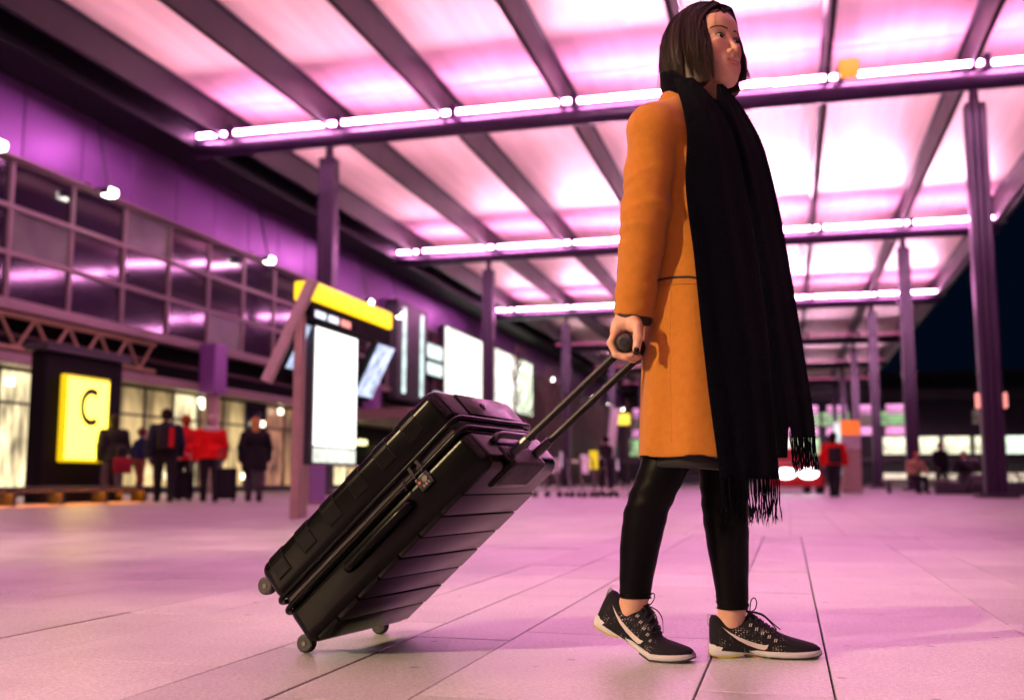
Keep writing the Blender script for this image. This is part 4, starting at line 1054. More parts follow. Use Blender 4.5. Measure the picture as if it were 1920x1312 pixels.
# scarf: neck wrap, two long ends, fringe
def interp_rows(rows, n):
    ys = np.array([r[0] for r in rows], float); t = np.linspace(0, 1, n); yy = ys[0] + (ys[-1] - ys[0]) * t
    out = []
    for c in range(1, len(rows[0])):
        v = np.interp(yy, ys, [r[c] for r in rows])
        for _ in range(4): v[1:-1] = (v[:-2] + 2 * v[1:-1] + v[2:]) / 4
        out.append(v)
    return yy, out
def panel(rows, seed, ns=34, nt_=70, thick=.012, hem=None):
    yy, (xl, xr, Yl, Yr) = interp_rows(rows, nt_)
    A = []; B = []
    for i in range(nt_):
        a = []; b = []; q = i / (nt_ - 1)
        for j in range(ns):
            s = j / (ns - 1); x = xl[i] + (xr[i] - xl[i]) * s
            y = yy[i] if hem is None else yy[i] + (hem(s) - rows[-1][0]) * q ** 3
            wv = .5 + .5 * math.sin(s * 11 + seed + q * 1.5 + .6 * math.sin(q * 5 + seed)); wv2 = math.sin(s * 23 + seed * 2 - q * 3)
            ed = math.sin(PI * s)
            Y = Yl[i] + (Yr[i] - Yl[i]) * s - .012 * wv * (.35 + .65 * ed) * (.5 + .5 * q) - .0016 * wv2 - .018 * ed
            a.append(toL(at(x, y, Y))); b.append(toL(at(x, y, Y + thick * (.35 + .65 * math.sin(PI * min(1, max(0, s))) ** .5))))
        A.append(a); B.append(b)
    mb = MB(); base = len(mb.v)
    for r in A + B: mb.v += [tuple(p) for p in r]
    def idx(k, i, j): return k * nt_ * ns + i * ns + j
    for i in range(nt_ - 1):
        for j in range(ns - 1):
            mb.f.append((idx(0, i, j), idx(0, i, j + 1), idx(0, i + 1, j + 1), idx(0, i + 1, j))); mb.m.append(0)
            mb.f.append((idx(1, i, j), idx(1, i + 1, j), idx(1, i + 1, j + 1), idx(1, i, j + 1))); mb.m.append(0)
    for i in range(nt_ - 1):
        for j in (0, ns - 1): mb.f.append((idx(0, i, j), idx(0, i + 1, j), idx(1, i + 1, j), idx(1, i, j))); mb.m.append(0)
    for j in range(ns - 1):
        for i in (0, nt_ - 1): mb.f.append((idx(0, i, j), idx(0, i, j + 1), idx(1, i, j + 1), idx(1, i, j))); mb.m.append(0)
    return mb, A
NEAR = [(146, 1262, 1302, 2.475, 2.47), (158, 1264, 1312, 2.45, 2.455), (172, 1270, 1328, 2.42, 2.44), (190, 1278, 1344, 2.395, 2.43), (250, 1289, 1376, 2.365, 2.42), (340, 1284, 1396, 2.345, 2.42), (400, 1290, 1408, 2.342, 2.42), (470, 1300, 1420, 2.342, 2.42), (620, 1315, 1440, 2.34, 2.41), (750, 1330, 1450, 2.34, 2.40), (850, 1344, 1458, 2.345, 2.40), (898, 1350, 1462, 2.35, 2.40)]
FAR = [(158, 1344, 1358, 2.475, 2.49), (170, 1342, 1364, 2.455, 2.48), (190, 1344, 1386, 2.445, 2.475), (250, 1356, 1421, 2.43, 2.475), (290, 1366, 1437, 2.43, 2.48), (350, 1374, 1452, 2.43, 2.49), (420, 1384, 1467, 2.43, 2.50), (490, 1394, 1479, 2.43, 2.50), (560, 1404, 1491, 2.43, 2.50), (690, 1424, 1512, 2.43, 2.50), (790, 1438, 1527, 2.43, 2.50), (822, 1442, 1529, 2.43, 2.50)]
def far_hem(s): return 858 if s < .40 else (800 if s < .47 else 820)
mb, An = panel(NEAR, .4); scarf = mb.ob('scarf', K['scarf'], woman, smooth=True)
mb, Af = panel(FAR, 2.1, hem=far_hem, nt_=90); mb.ob('scarf_end', K['scarf'], scarf, smooth=True)
# wrap round the neck
wr = []; NC = np.array(at(1303, 178, 2.545))
for i, a in enumerate(np.linspace(0, 2 * PI, 64, endpoint=False)):
    d = bf * math.cos(a) + br_ * math.sin(a)
    fr_ = .5 + .5 * math.cos(a)
    c = NC + d * (.056 + .030 * fr_) + bz * (.030 - .105 * fr_ ** 1.2) - bf * .012
    row = []
    for t in np.linspace(0, 2 * PI, 18, endpoint=False):
        rad = 1 + .16 * math.sin(3 * t + a * 2) + .10 * math.sin(5 * t - a * 3)
        row.append(toL(c + d * .020 * math.cos(t) * rad + bz * (.036 - .012 * fr_) * math.sin(t) * rad))
    wr.append(row)
wr.append(wr[0])
MB().rings(wr, caps=(False, False)).ob('neck_wrap', K['scarf'], scarf, smooth=True)
tr_ = random.Random(4)
def tassel(p, L_, drift, r=.0016):
    p = np.array(p); k = 7; ph = tr_.random() * 6; am = tr_.uniform(.0012, .004)
    pts = [p + np.array([drift * (i / k) ** 1.5 + am * math.sin(ph + i * 1.1) * i / k, am * math.cos(ph + i) * i / k, -L_ * i / k]) for i in range(k + 1)]
    m = MB().tube(pts, [r * (1.0 + .25 * math.sin(i * 2.1 + ph)) for i in range(k)] + [r * .5], 5)
    for q in range(3):
        e = pts[-1] + np.array([tr_.uniform(-.004, .004), tr_.uniform(-.003, .003), -tr_.uniform(.004, .012)]); m.tube([pts[-2], e], [r * .4, r * .15], 3)
    return m.ob('tassel', K['scarf'], scarf, smooth=True)
rown = An[-1]; ns = len(rown)
for k in range(46):
    s = (k + .5 + tr_.uniform(-.42, .42)) / 46 * (ns - 1); i = min(int(s), ns - 2); p = np.array(rown[i]) * (1 - s + i) + np.array(rown[i + 1]) * (s - i)
    tassel(p + np.array([0, tr_.uniform(-.004, .01), .004]), .094 + tr_.uniform(-.014, .006), tr_.uniform(-.006, .006))
rowf = Af[-1]; ns = len(rowf)
for k in range(36):
    sn = .47 + .53 * (k + .5 + tr_.uniform(-.42, .42)) / 36; s = sn * (ns - 1); i = min(int(s), ns - 2); p = np.array(rowf[i]) * (1 - s + i) + np.array(rowf[i + 1]) * (s - i)
    tassel(p + np.array([0, tr_.uniform(-.004, .01), .004]), .082 + tr_.uniform(-.016, .004), tr_.uniform(-.002, .007))
fz = MB()
for A_, cols in ((Af, (-1, -2)),):
    for k in range(900):
        i = tr_.randrange(2, len(A_)); p = np.array(A_[i][tr_.choice(cols)]); d = np.array([tr_.gauss(.5 if cols[0] < 0 else -.5, .6), tr_.gauss(0, .5), tr_.gauss(0, .6)]); d = d / np.linalg.norm(d) * tr_.uniform(.002, .006)
        fz.tube([p - d * .3, p + d * .6, p + d + np.array([0, 0, tr_.uniform(-.002, .002)])], [.0003, .00025, .0001], 3, caps=False)
o = fz.ob('wool_fuzz', K['scarf'], scarf); o['kind'] = 'stuff'

# trainers
def knit_mat():
    m = bpy.data.materials.new('knit_upper'); m.use_nodes = True; nt = m.node_tree; b = nt.nodes['Principled BSDF']; L = nt.links.new
    at_ = nt.nodes.new('ShaderNodeAttribute'); at_.attribute_name = 'rest'
    mp = nt.nodes.new('ShaderNodeMapping'); mp.inputs['Scale'].default_value = (150, 60, 230); L(at_.outputs['Vector'], mp.inputs[0])
    vo = nt.nodes.new('ShaderNodeTexVoronoi'); vo.inputs['Scale'].default_value = 1; vo.inputs['Randomness'].default_value = .45; L(mp.outputs[0], vo.inputs['Vector'])
    sx = nt.nodes.new('ShaderNodeSeparateXYZ'); L(at_.outputs['Vector'], sx.inputs[0])
    def rng(s, a, c, lo, hi):
        r = nt.nodes.new('ShaderNodeMapRange'); r.inputs[1].default_value = lo; r.inputs[2].default_value = hi; r.inputs[3].default_value = a; r.inputs[4].default_value = c; L(s, r.inputs[0]); return r.outputs[0]
    def mul(a, c):
        q = nt.nodes.new('ShaderNodeMath'); q.operation = 'MULTIPLY'; L(a, q.inputs[0]); L(c, q.inputs[1]); return q.outputs[0]
    n = nt.nodes.new('ShaderNodeTexNoise'); n.inputs['Scale'].default_value = 26; L(at_.outputs['Vector'], n.inputs['Vector'])
    d = rng(vo.outputs['Distance'], 1, 0, .22, .36)
    mk = mul(mul(rng(sx.outputs[0], 0, 1, .015, .05), rng(sx.outputs[0], 1, 0, .15, .185)), mul(rng(sx.outputs[2], 1, 0, .062, .075), rng(n.outputs[0], 0, 1, .40, .56)))
    f = mul(d, mk)
    mx = nt.nodes.new('ShaderNodeMix'); mx.data_type = 'RGBA'; L(f, mx.inputs[0]); mx.inputs[6].default_value = (.009, .009, .013, 1); mx.inputs[7].default_value = (.50, .45, .46, 1)
    L(mx.outputs[2], b.inputs['Base Color']); b.inputs['Roughness'].default_value = .85; b.inputs['Specular IOR Level'].default_value = .2
    bp = nt.nodes.new('ShaderNodeBump'); bp.inputs['Strength'].default_value = .5; bp.inputs['Distance'].default_value = .001; L(vo.outputs['Distance'], bp.inputs['Height']); L(bp.outputs[0], b.inputs['Normal'])
    return m
K['knit'] = knit_mat(); K['sole'] = M('white_rubber', (.58, .57, .62), .5, var=.08, scale=40, bump=.15, bscale=300); K['outsole'] = M('dark_outsole', (.02, .02, .022), .6); K['outsole_y'] = M('lime_outsole', (.42, .36, .06), .6)
K['lace'] = M('black_lace', (.006, .006, .008), .9, var=0); K['mark'] = M('pale_mark', (.60, .54, .55), .6, var=.1, scale=200)
def shoe(pos, ang, bend, xb, lacesd):
    ca, sa = math.cos(ang), math.sin(ang)
    def tf(p):
        x, y, z = p
        if bend:
            t = max(0.0, min(1.0, (xb + .025 - x) / .06)); th = bend * t * t * (3 - 2 * t)
            dx, dz = x - xb, z - .004
            if x < xb + .025: x, z = xb + dx * math.cos(th) + dz * math.sin(th), .004 - dx * math.sin(th) + dz * math.cos(th)
        return np.array([pos[0] + x * ca - y * sa, pos[1] + x * sa + y * ca, pos[2] + z])
    def add(mb, name, mat, par, smooth=True, rest=False, **k):
        r = [tuple(p) for p in mb.v]; mb.v = [tuple(toL(tf(p))) for p in mb.v]; o = mb.ob(name, mat, par, smooth=smooth, **k)
        if rest:
            a = o.data.attributes.new('rest', 'FLOAT_VECTOR', 'POINT'); a.data.foreach_set('vector', np.array(r, np.float32).ravel())
        return o
    ST = [(.001, .026, .088, .020), (.006, .024, .098, .027), (.016, .022, .098, .0335), (.035, .021, .090, .0365), (.055, .020, .085, .0375), (.075, .019, .086, .0375), (.088, .018, .094, .0365), (.100, .017, .101, .0355), (.115, .016, .094, .036), (.135, .015, .080, .039), (.155, .014, .066, .042), (.175, .013, .056, .0445), (.195, .013, .049, .045), (.215, .013, .043, .043), (.235, .014, .038, .039), (.250, .015, .034, .032), (.259, .016, .030, .024), (.265, .017, .025, .013)]
    up = []
    for x, z0, z1, hw in ST:
        row = []
        for k in range(28):
            t = k / 27 * PI; c_, s_ = math.cos(t), math.sin(t)
            col = 1.0 if x < .08 else .7
            yy = hw * math.copysign(abs(c_) ** .62, c_) * (1 - (.12 if x < .09 else .30 if x < .2 else .1) * (s_ ** 3)); zz = z0 - .004 + (z1 - z0 + .004) * s_ ** .8
            row.append((x, yy + .004 * math.sin(x / .264 * PI) * 0, zz))
        up.append(row)
    u = MB().rings(up, close=False, caps=(False, False)); rowsU = [list(r) for r in up]
    u.f.append(tuple(range(28))); u.m.append(0)
    bvh = BVHTree.FromPolygons([Vector(p) for p in u.v], u.f)
    root = empty('shoe', (pos[0] - PO.x, pos[1] - PO.y, 0)); root.parent = woman
    class PP: pass
    off = Vector((pos[0] - PO.x, pos[1] - PO.y, 0))
    global toL
    base_toL = toL
    toL = lambda v: np.asarray(v, float) - np.array(PO) - np.array(off)
    up_o = add(u, 'upper', K['knit'], root, rest=True)
    SL_ = [(-.003, .030, .006, .022), (.004, .031, .001, .030), (.02, .030, 0, .035), (.05, .027, .001, .037), (.075, .024, .006, .036), (.095, .021, .008, .036), (.115, .020, .005, .039), (.14, .018, .001, .043), (.17, .018, 0, .0475), (.20, .018, 0, .048), (.225, .019, .001, .045), (.245, .020, .003, .037), (.259, .021, .006, .029), (.268, .020, .010, .015)]
    sl = []; os_ = []
    for x, z1, z0, hw in SL_:
        sl.append([(x, -hw * .93, z1), (x, -hw, z1 - .004), (x, -hw * .98, z0 + .008), (x, -hw * .9, z0 + .003), (x, hw * .9, z0 + .003), (x, hw * .98, z0 + .008), (x, hw, z1 - .004), (x, hw * .93, z1)])
        os_.append([(x, -hw * .93, z0 + .0055), (x, -hw * .90, z0), (x, hw * .90, z0), (x, hw * .93, z0 + .0055)])
    add(MB().rings(sl), 'midsole', K['sole'], root, bevel=.0)
    add(MB().rings(os_[7:]), 'outsole', K['outsole'], root, smooth=False); add(MB().rings(os_[:5]), 'outsole', K['outsole_y'], root, smooth=False)
    def onside(x, z, d=.0008):
        h_ = bvh.ray_cast(Vector((x, -.2, z)), Vector((0, 1, 0)))
        return np.array(h_[0]) + np.array([0, -d, 0]) if h_[0] is not None else None
    # the light curved stripe on the side
    top = [(.030, .073), (.048, .0610), (.070, .0500), (.092, .0420), (.112, .0360), (.130, .0330), (.1385, .0345)]
    bot = [(.030, .073), (.045, .0590), (.066, .0440), (.090, .0320), (.112, .0245), (.128, .0215), (.1345, .0255)]
    mk = MB()
    def seg_pts(c):
        t = np.linspace(0, len(c) - 1, 25); return list(zip(np.interp(t, range(len(c)), [p[0] for p in c]), np.interp(t, range(len(c)), [p[1] for p in c])))
    tp_, bp2 = seg_pts(top), seg_pts(bot); prev = None
    for (a, b) in zip(tp_, bp2):
        m_ = ((a[0] + b[0]) / 2, (a[1] + b[1]) / 2); tri = [onside(*a), onside(*m_, .0013), onside(*b)]
        if any(p is None for p in tri): prev = None; continue
        if prev: mk.q([prev[0], tri[0], tri[1], prev[1]]); mk.q([prev[1], tri[1], tri[2], prev[2]])
        prev = tri
    add(mk, 'side_stripe', K['mark'], up_o)
    # heel stitch dashes, eyelet bars and laces
    ey = [(.098, .078), (.112, .069), (.126, .060), (.141, .052), (.156, .044)]
    eb = MB()
    for x, z in ey:
        for q in (-.0022, .0022):
            p, r = onside(x + q - .001, z - .003, .001), onside(x + q + .0015, z + .004, .001)
            if p is not None and r is not None: eb.tube([p, r], .0011, 5)
    add(eb, 'eyelets', K['mark'], up_o)
    def ontop(x, y, d=.0015):
        h_ = bvh.ray_cast(Vector((x, y, .3)), Vector((0, 0, -1))); return np.array(h_[0]) + np.array([0, 0, d]) if h_[0] is not None else np.array([x, y, .09])
    lc = MB()
    for k, (x, z) in enumerate(ey):
        for s in (-1, 1):
            pts = [ontop(x + .002 + s * (.006) * q, -.022 + .044 * q, .002) for q in np.linspace(0, 1, 9)]
            lc.tube(pts, .0023, 6)
    tk = ontop(.100, 0, .004)
    lr2 = random.Random(lacesd)
    def loop_(pts):
        P_ = [tk + np.array(p) for p in pts]; n_ = len(P_); S_ = []
        for i in range(n_ - 1):
            a_, b_, c_, d_ = P_[max(i - 1, 0)], P_[i], P_[i + 1], P_[min(i + 2, n_ - 1)]
            for q in np.linspace(0, 1, 6, endpoint=False): S_.append(.5 * (2 * b_ + (c_ - a_) * q + (2 * a_ - 5 * b_ + 4 * c_ - d_) * q * q + (3 * b_ - a_ - 3 * c_ + d_) * q ** 3))
        S_.append(P_[-1]); lc.tube(S_, .0015, 6)
    loop_([(0, 0, 0), (.001, -.004, .018), (.004, -.008, .032), (.011, -.011, .037), (.016, -.011, .026), (.012, -.008, .010), (.002, -.002, .002)])
    loop_([(0, 0, 0), (.015, -.012, .003), (.034, -.020, -.008), (.050, -.022, -.024), (.060, -.020, -.036), (.052, -.014, -.026), (.03, -.008, -.006), (.002, 0, .002)])
    loop_([(0, 0, 0), (-.012, -.014, .010), (-.032, -.030, .012), (-.040, -.034, .010)])
    loop_([(0, 0, 0), (.03, .014, -.004), (.06, .020, -.030), (.075, .016, -.042)])
    loop_([(-.004, -.006, 0), (0, 0, .005), (.004, .006, 0)])
    add(lc, 'laces', K['lace'], root)
    hp_ = MB().tube([(.005, 0, .096), (-.001, 0, .101), (-.004, 0, .094), (-.004, 0, .080), (.000, 0, .068)], .0020, 6, sx=2.2); add(hp_, 'heel_tab', K['sole'], up_o)
    tg = MB().rings([[(x, .018 * math.cos(t), z + .004 * math.sin(t)) for t in np.linspace(0, 2 * PI, 12, endpoint=False)] for x, z in ((.118, .092), (.104, .101), (.094, .108), (.088, .112))]); add(tg, 'tongue', K['lace'], root)
    toL = base_toL
    return root
shoe((.488, 2.640, 0), math.radians(-7), 0, .175, 1)
RA = math.radians(-29); bx = np.array([.352, 2.585]); dirr = np.array([math.cos(RA), math.sin(RA)])
sp0 = bx - dirr * .175
shoe((sp0[0], sp0[1], 0), RA, math.radians(24), .175, 2)
# ------------------------------------------------------------------ far building across the plaza
K['far_wall'] = M('far_facade', (.03, .032, .04), .6, scale=.3)
K['far_band'] = M('far_band', (.09, .075, .085), .5, scale=.5)
fb = empty('far_terminal', W(35, 125), -YAW, 'dark far terminal building with rows of lit windows under the black sky', 'building')
MB().box((-55, 0, 0), (60, 12, 12.0)).ob('wall', K['far_wall'], fb)
MB().box((-56, -1, 12.003), (61, 13, 12.5)).ob('roof', K['far_band'], fb)
MB().box((-55, -.3, 9.4), (60, -.01, 10.6)).ob('fascia', K['far_band'], fb)
wcol = [E('far_window_green', (.55, 1, .45), .6, .8, .5), E('far_window_cream', (1, .95, .66), 1.3, .7, .5), E('far_window_dim', (.6, .4, .35), .22, .9, .5), E('far_window_pink', (1, .35, .75), 1.2, .6, .5), E('far_window_white', (.85, 1, .8), 1.5, .5, .5)]
fw = {}
def fwin(x, z, w, h, k):
    key = (round(w, 2), round(h, 2), k)
    if key not in fw:
        mb = MB().box((-w / 2, -.06, 0), (w / 2, -.01, h)); mb.cm = 1
        mb.box((-w / 2 - .12, -.10, -.12), (w / 2 + .12, -.011, -.002)).box((-w / 2 - .12, -.10, h + .002), (w / 2 + .12, -.011, h + .12)); fw[key] = mb.me('window', [wcol[k], K['far_band']])
    link('window', fw[key], fb, (x, 0, z))
rr = random.Random(3)
for i in range(34):
    x = -52 + i * 3.2
    fwin(x, 6.6, 2.9, 1.5, 2 if rr.random() < .7 else 0) if rr.random() < .75 else None
    if rr.random() < .8: fwin(x, 3.3, 2.7, 1.9, rr.choice([1, 1, 2, 4, 0, 1]))
    if x < -22:
        fwin(x + .2, 7.8 + .01, 2.2, 1.1, 3); fwin(x + .1, 4.9 + .6, 2.3, .9, 3)
MB().box((-25, -2.2, .25), (60, -1.8, 1.15)).ob('lit_parapet', E('lit_parapet', (1, .82, .62), .9, .5, .4), fb)
MB().box((-25, -2.3, 0), (60, -1.7, .245)).ob('parapet_base', K['far_band'], fb)
MB().box((-55, -2.5, 2.4), (60, -.31, 2.9)).ob('porch_roof', K['far_band'], fb)

# shelter, small signs and trees between
K['shelter'] = M('shelter_roof', (.22, .15, .14), .5)
sh = empty('cafe_shelter', W(-14.0, 36), -YAW, 'low flat roofed shelter seen between the information sign and the suitcase', 'shelter')
MB().box((-1.6, -3.6, 2.45), (2.2, 5.4, 2.8)).ob('roof', K['shelter'], sh, bevel=.02)
MB().box((-1.5, -3.4, .9), (-1.35, 5.2, 2.44)).ob('back_wall', K['black'], sh)
MB().box((1.2, -3.0, 0), (1.8, 4.8, 1.05)).ob('counter', K['brown'], sh, bevel=.02)
pm_ = MB().box((-.06, -.06, 0), (.06, .06, 2.44)).me('post', K['steel_dark'])
for y in (-3.4, .8, 5.1): link('post', pm_, sh, (2.0, y, 0))
lm = MB().box((-.1, -.25, 0), (.1, .25, .18)).me('lamp', E('cafe_lamp', (1, .85, .4), 2.5))
for y in (-2.2, -.4, 1.5, 3.6): link('lamp', lm, sh, (-1.1, y, 1.7 - .25 * (y > 0)))
K['bark'] = M('bark', (.12, .075, .065), .8, scale=6)
def bare_tree(u, v, H, label, seed):
    r = random.Random(seed); t = empty('bare_tree', W(u, v), r.random() * 6, label, 'tree', 'bare young trees beyond the shelter')
    MB().tube([(0, 0, 0), (.05, 0, H * .3), (.02, .06, H * .6), (0, 0, H)], [.11, .09, .06, .02], 7).ob('trunk', K['bark'], t, smooth=True)
    cr = MB()
    for k in range(26):
        z = H * r.uniform(.28, .9); a = r.random() * 6.28; l = (H - z) * r.uniform(.35, .6) + .3
        p0 = Vector((0, 0, z)); d = Vector((math.cos(a) * .55, math.sin(a) * .55, .85)); p1 = p0 + d * l * .5; p2 = p1 + (d + Vector((0, 0, .4))) * l * .5
        cr.tube([p0, p1, p2], [.035, .022, .008], 4)
        for q in range(4):
            b0 = p0 + d * l * r.uniform(.2, .5); e = Vector((r.uniform(-1, 1), r.uniform(-1, 1), 1)).normalized() * l * .4
            cr.tube([b0, b0 + e], [.014, .005], 3)
    cr.ob('crown', K['bark'], t)
for i, (u, v, H) in enumerate(((-13.5, 52, 7.5), (-13.2, 58, 7), (-13.6, 65, 7.5), (-13, 73, 7), (-12.5, 84, 7))):
    bare_tree(u, v, H, ['bare reddish tree nearest the bright billboard, first of the row', 'second bare tree of the row after the billboard', 'third bare tree of the row, left of the handle rods', 'fourth bare tree of the row, seen behind the handle rods', 'farthest bare tree of the row by the orange coat'][i], i + 4)
# lamp posts with globes far down the plaza
K['globe'] = E('lamp_globe', (1, .95, .9), 5); 
def lamp_post(x, y, Y, label, arm=0, col='globe'):
    P = at(x, y, Y); t = empty('street_lamp', (P[0], P[1], 0), 0, label, 'lamp')
    MB().tube([(0, 0, 0), (0, 0, P[2] - .2)], [.09, .05], 8).ob('pole', K['steel'], t); 
    b = MB().rings([[(.22 * math.sin(a) * math.cos(q), .22 * math.sin(a) * math.sin(q), P[2] - .22 * math.cos(a)) for q in np.linspace(0, 2 * PI, 12, endpoint=False)] for a in np.linspace(.25, PI - .1, 8)]); b.ob('globe', K[col], t, smooth=True)
lamp_post(1140, 846, 48, 'low white globe lamp behind the trolleys'); lamp_post(1000, 862, 40, 'low warm globe lamp just right of the suitcase handle base')
ys = at(1165, 785, 62); t = empty('yellow_sign', (ys[0], ys[1], 0), -YAW, 'small glowing yellow sign on a pole left of the orange coat', 'sign')
MB().tube([(0, 0, 0), (0, 0, ys[2] - .35)], .07, 8).ob('pole', K['steel'], t); MB().box((-.5, -.08, ys[2] - .35), (.5, .08, ys[2] + .3)).ob('panel', E('yellow_lit', (1, .66, 0), 1.6), t, bevel=.05)
p0 = at(1140, 765, 55); t = empty('leaning_banner', (p0[0] - .3, p0[1], 0), .1, 'tall pale banner leaning behind the handle rods', 'banner')
MB().tube([(0, 0, 0), (.55, 0, p0[2] + .2)], .05, 8).ob('pole', K['white'], t); MB().q([(.1, -.02, 1.2), (.5, -.02, 1.2), (.95, -.02, p0[2]), (.53, -.02, p0[2])]).q([(.1, .0, 1.2), (.53, .0, p0[2]), (.95, .0, p0[2]), (.5, .0, 1.2)]).ob('cloth', K['white'], t)

# baggage trolleys in a row
tp = gY(1030, 26.5)
def trolley(P, rz, label):
    t = empty('baggage_trolley', P, rz, label, 'trolley', 'baggage trolleys parked in a row')
    f = MB(); f.tube([(-.3, -.42, .16), (-.3, .5, .2), (.3, .5, .2), (.3, -.42, .16), (-.3, -.42, .16)], .022, 6)
    for x in (-.15, 0, .15): f.tube([(x, -.42, .16), (x, .5, .2)], .014, 5)
    f.ob('frame', K['chrome'], t)
    bk = MB(); bk.tube([(-.28, -.42, .16), (-.28, -.5, .95), (.28, -.5, .95), (.28, -.42, .16)], .02, 6)
    for z in (.35, .55, .75): bk.tube([(-.28, -.44 - .06 * (z - .2), z), (.28, -.44 - .06 * (z - .2), z)], .012, 5)
    bk.ob('back_frame', K['chrome'], t)
    MB().tube([(-.31, -.56, 1.0), (.31, -.56, 1.0)], .03, 8).ob('handle', K['rubber'], t)
    MB().box((-.2, .49, .22), (.2, .52, .42)).ob('front_panel', K['white'], t, bevel=.01)
    wm = MB().tube([(-.02, 0, .065), (.02, 0, .065)], .065, 10).me('wheel', K['rubber'])
    for x, y in ((-.26, -.38), (.26, -.38), (0, .42)): link('wheel', wm, t, (x, y, 0))
    return t
tlab = ['trolley at the left end of the parked row beside the suitcase', 'second trolley from the left in the row', 'third trolley from the left in the row', 'fourth trolley in the row, below the handle rods', 'fifth trolley in the row, under the yellow sign', 'sixth trolley in the row', 'trolley at the right end of the row by the rear leg']
t0 = trolley((tp[0], tp[1], 0), -PI / 2 - .1, tlab[0])
for k in range(1, 7):
    c_ = copy_tree(t0); c_['label'] = tlab[k]; c_.location = (tp[0] + .31 * k, tp[1] - .07 * k, 0)

# orange topped pillar, car, stroller
op = gY(1586, 35); t = empty('ticket_pillar', op, -.1, 'brown pillar with white band and glowing orange top right of the scarf', 'pillar')
MB().box((-.32, -.2, 0), (.32, .2, 1.45)).ob('body', K['beige'], t, bevel=.02); MB().box((-.32, -.2, 1.452), (.32, .2, 1.9)).ob('white_band', K['white'], t)
MB().box((-.32, -.2, 1.902), (.32, .2, 2.4)).ob('orange_top', E('orange_top', (1, .16, .02), 1.0), t, bevel=.02); MB().box((-.46, -.2, .6), (-.325, .2, 2.35)).ob('lit_side', E('pale_screen', (.8, .9, .9), .9, .3), t)
K['carred'] = M('red_car_paint', (.45, .01, .015), .3, coat=.6, var=.05)
cpz = gY(1478, 33); car = empty('parked_car', cpz, -.12, 'small red car with bright white headlights behind the scarf fringe', 'car')
prof = [(-.85, .22), (-.88, .6), (-.80, .86), (-.62, 1.38), (-.5, 1.44), (.5, 1.44), (.62, 1.38), (.80, .86), (.88, .6), (.85, .22)]
rg = []
for y, s, zs in ((-1.0, .90, .50), (-.95, .97, .56), (-.2, 1, .62), (.25, 1, .98), (.7, 1, 1), (1.9, 1, 1), (2.4, .95, .9), (2.9, .9, .62)):
    rg.append([(x * s, y, .22 + (z - .22) * zs) for x, z in prof])
MB().rings(rg).ob('body', K['carred'], car, smooth=False, bevel=.03)
MB().q([(-.66, -.22, .88), (.66, -.22, .88), (.58, .24, 1.36), (-.58, .24, 1.36)]).ob('windscreen', K['glass_dark'], car)
hl = MB().rings([[(.30 * math.sin(a) * math.cos(q), -.1 * math.cos(a), .16 * math.sin(a) * math.sin(q)) for q in np.linspace(0, 2 * PI, 12, endpoint=False)] for a in np.linspace(.1, PI - .1, 7)]).me('headlight', E('headlight', (.95, .97, 1), 9), True)
for x in (-.34, .34): link('headlight', hl, car, (x, -1.0, .62))
wm = MB().tube([(-.1, 0, .3), (.1, 0, .3)], .3, 16).me('wheel', K['rubber'])
for x in (-.76, .76):
    for y in (-.4, 2.1): link('wheel', wm, car, (x, y, 0))
# kerb planters at the foot of the right column
K['leaf'] = M('dark_leaf', (.02, .05, .02), .5)
def planter(x, Y, w, label):
    P = gY(x, Y); t = empty('planter', P, -YAW, label, 'planter', 'low planters beside the right column')
    MB().box((-w, -.3, 0), (w, .3, .34)).ob('trough', K['steel_dark'], t, bevel=.02); r = random.Random(int(x)); lf = MB()
    for k in range(220):
        c_ = Vector((r.uniform(-w, w), r.uniform(-.28, .28), r.uniform(.34, .62))); a = Vector((r.uniform(-1, 1), r.uniform(-1, 1), r.uniform(-.3, 1))).normalized(); b = a.orthogonal().normalized()
        lf.q([c_, c_ + a * .06 + b * .025, c_ + a * .13, c_ + a * .06 - b * .025])
    o = lf.ob('foliage', K['leaf'], t); o['kind'] = 'stuff'
planter(1800, 31, .9, 'low dark planter left of the right column foot'); planter(1893, 29.5, .7, 'low dark planter right of the right column foot')

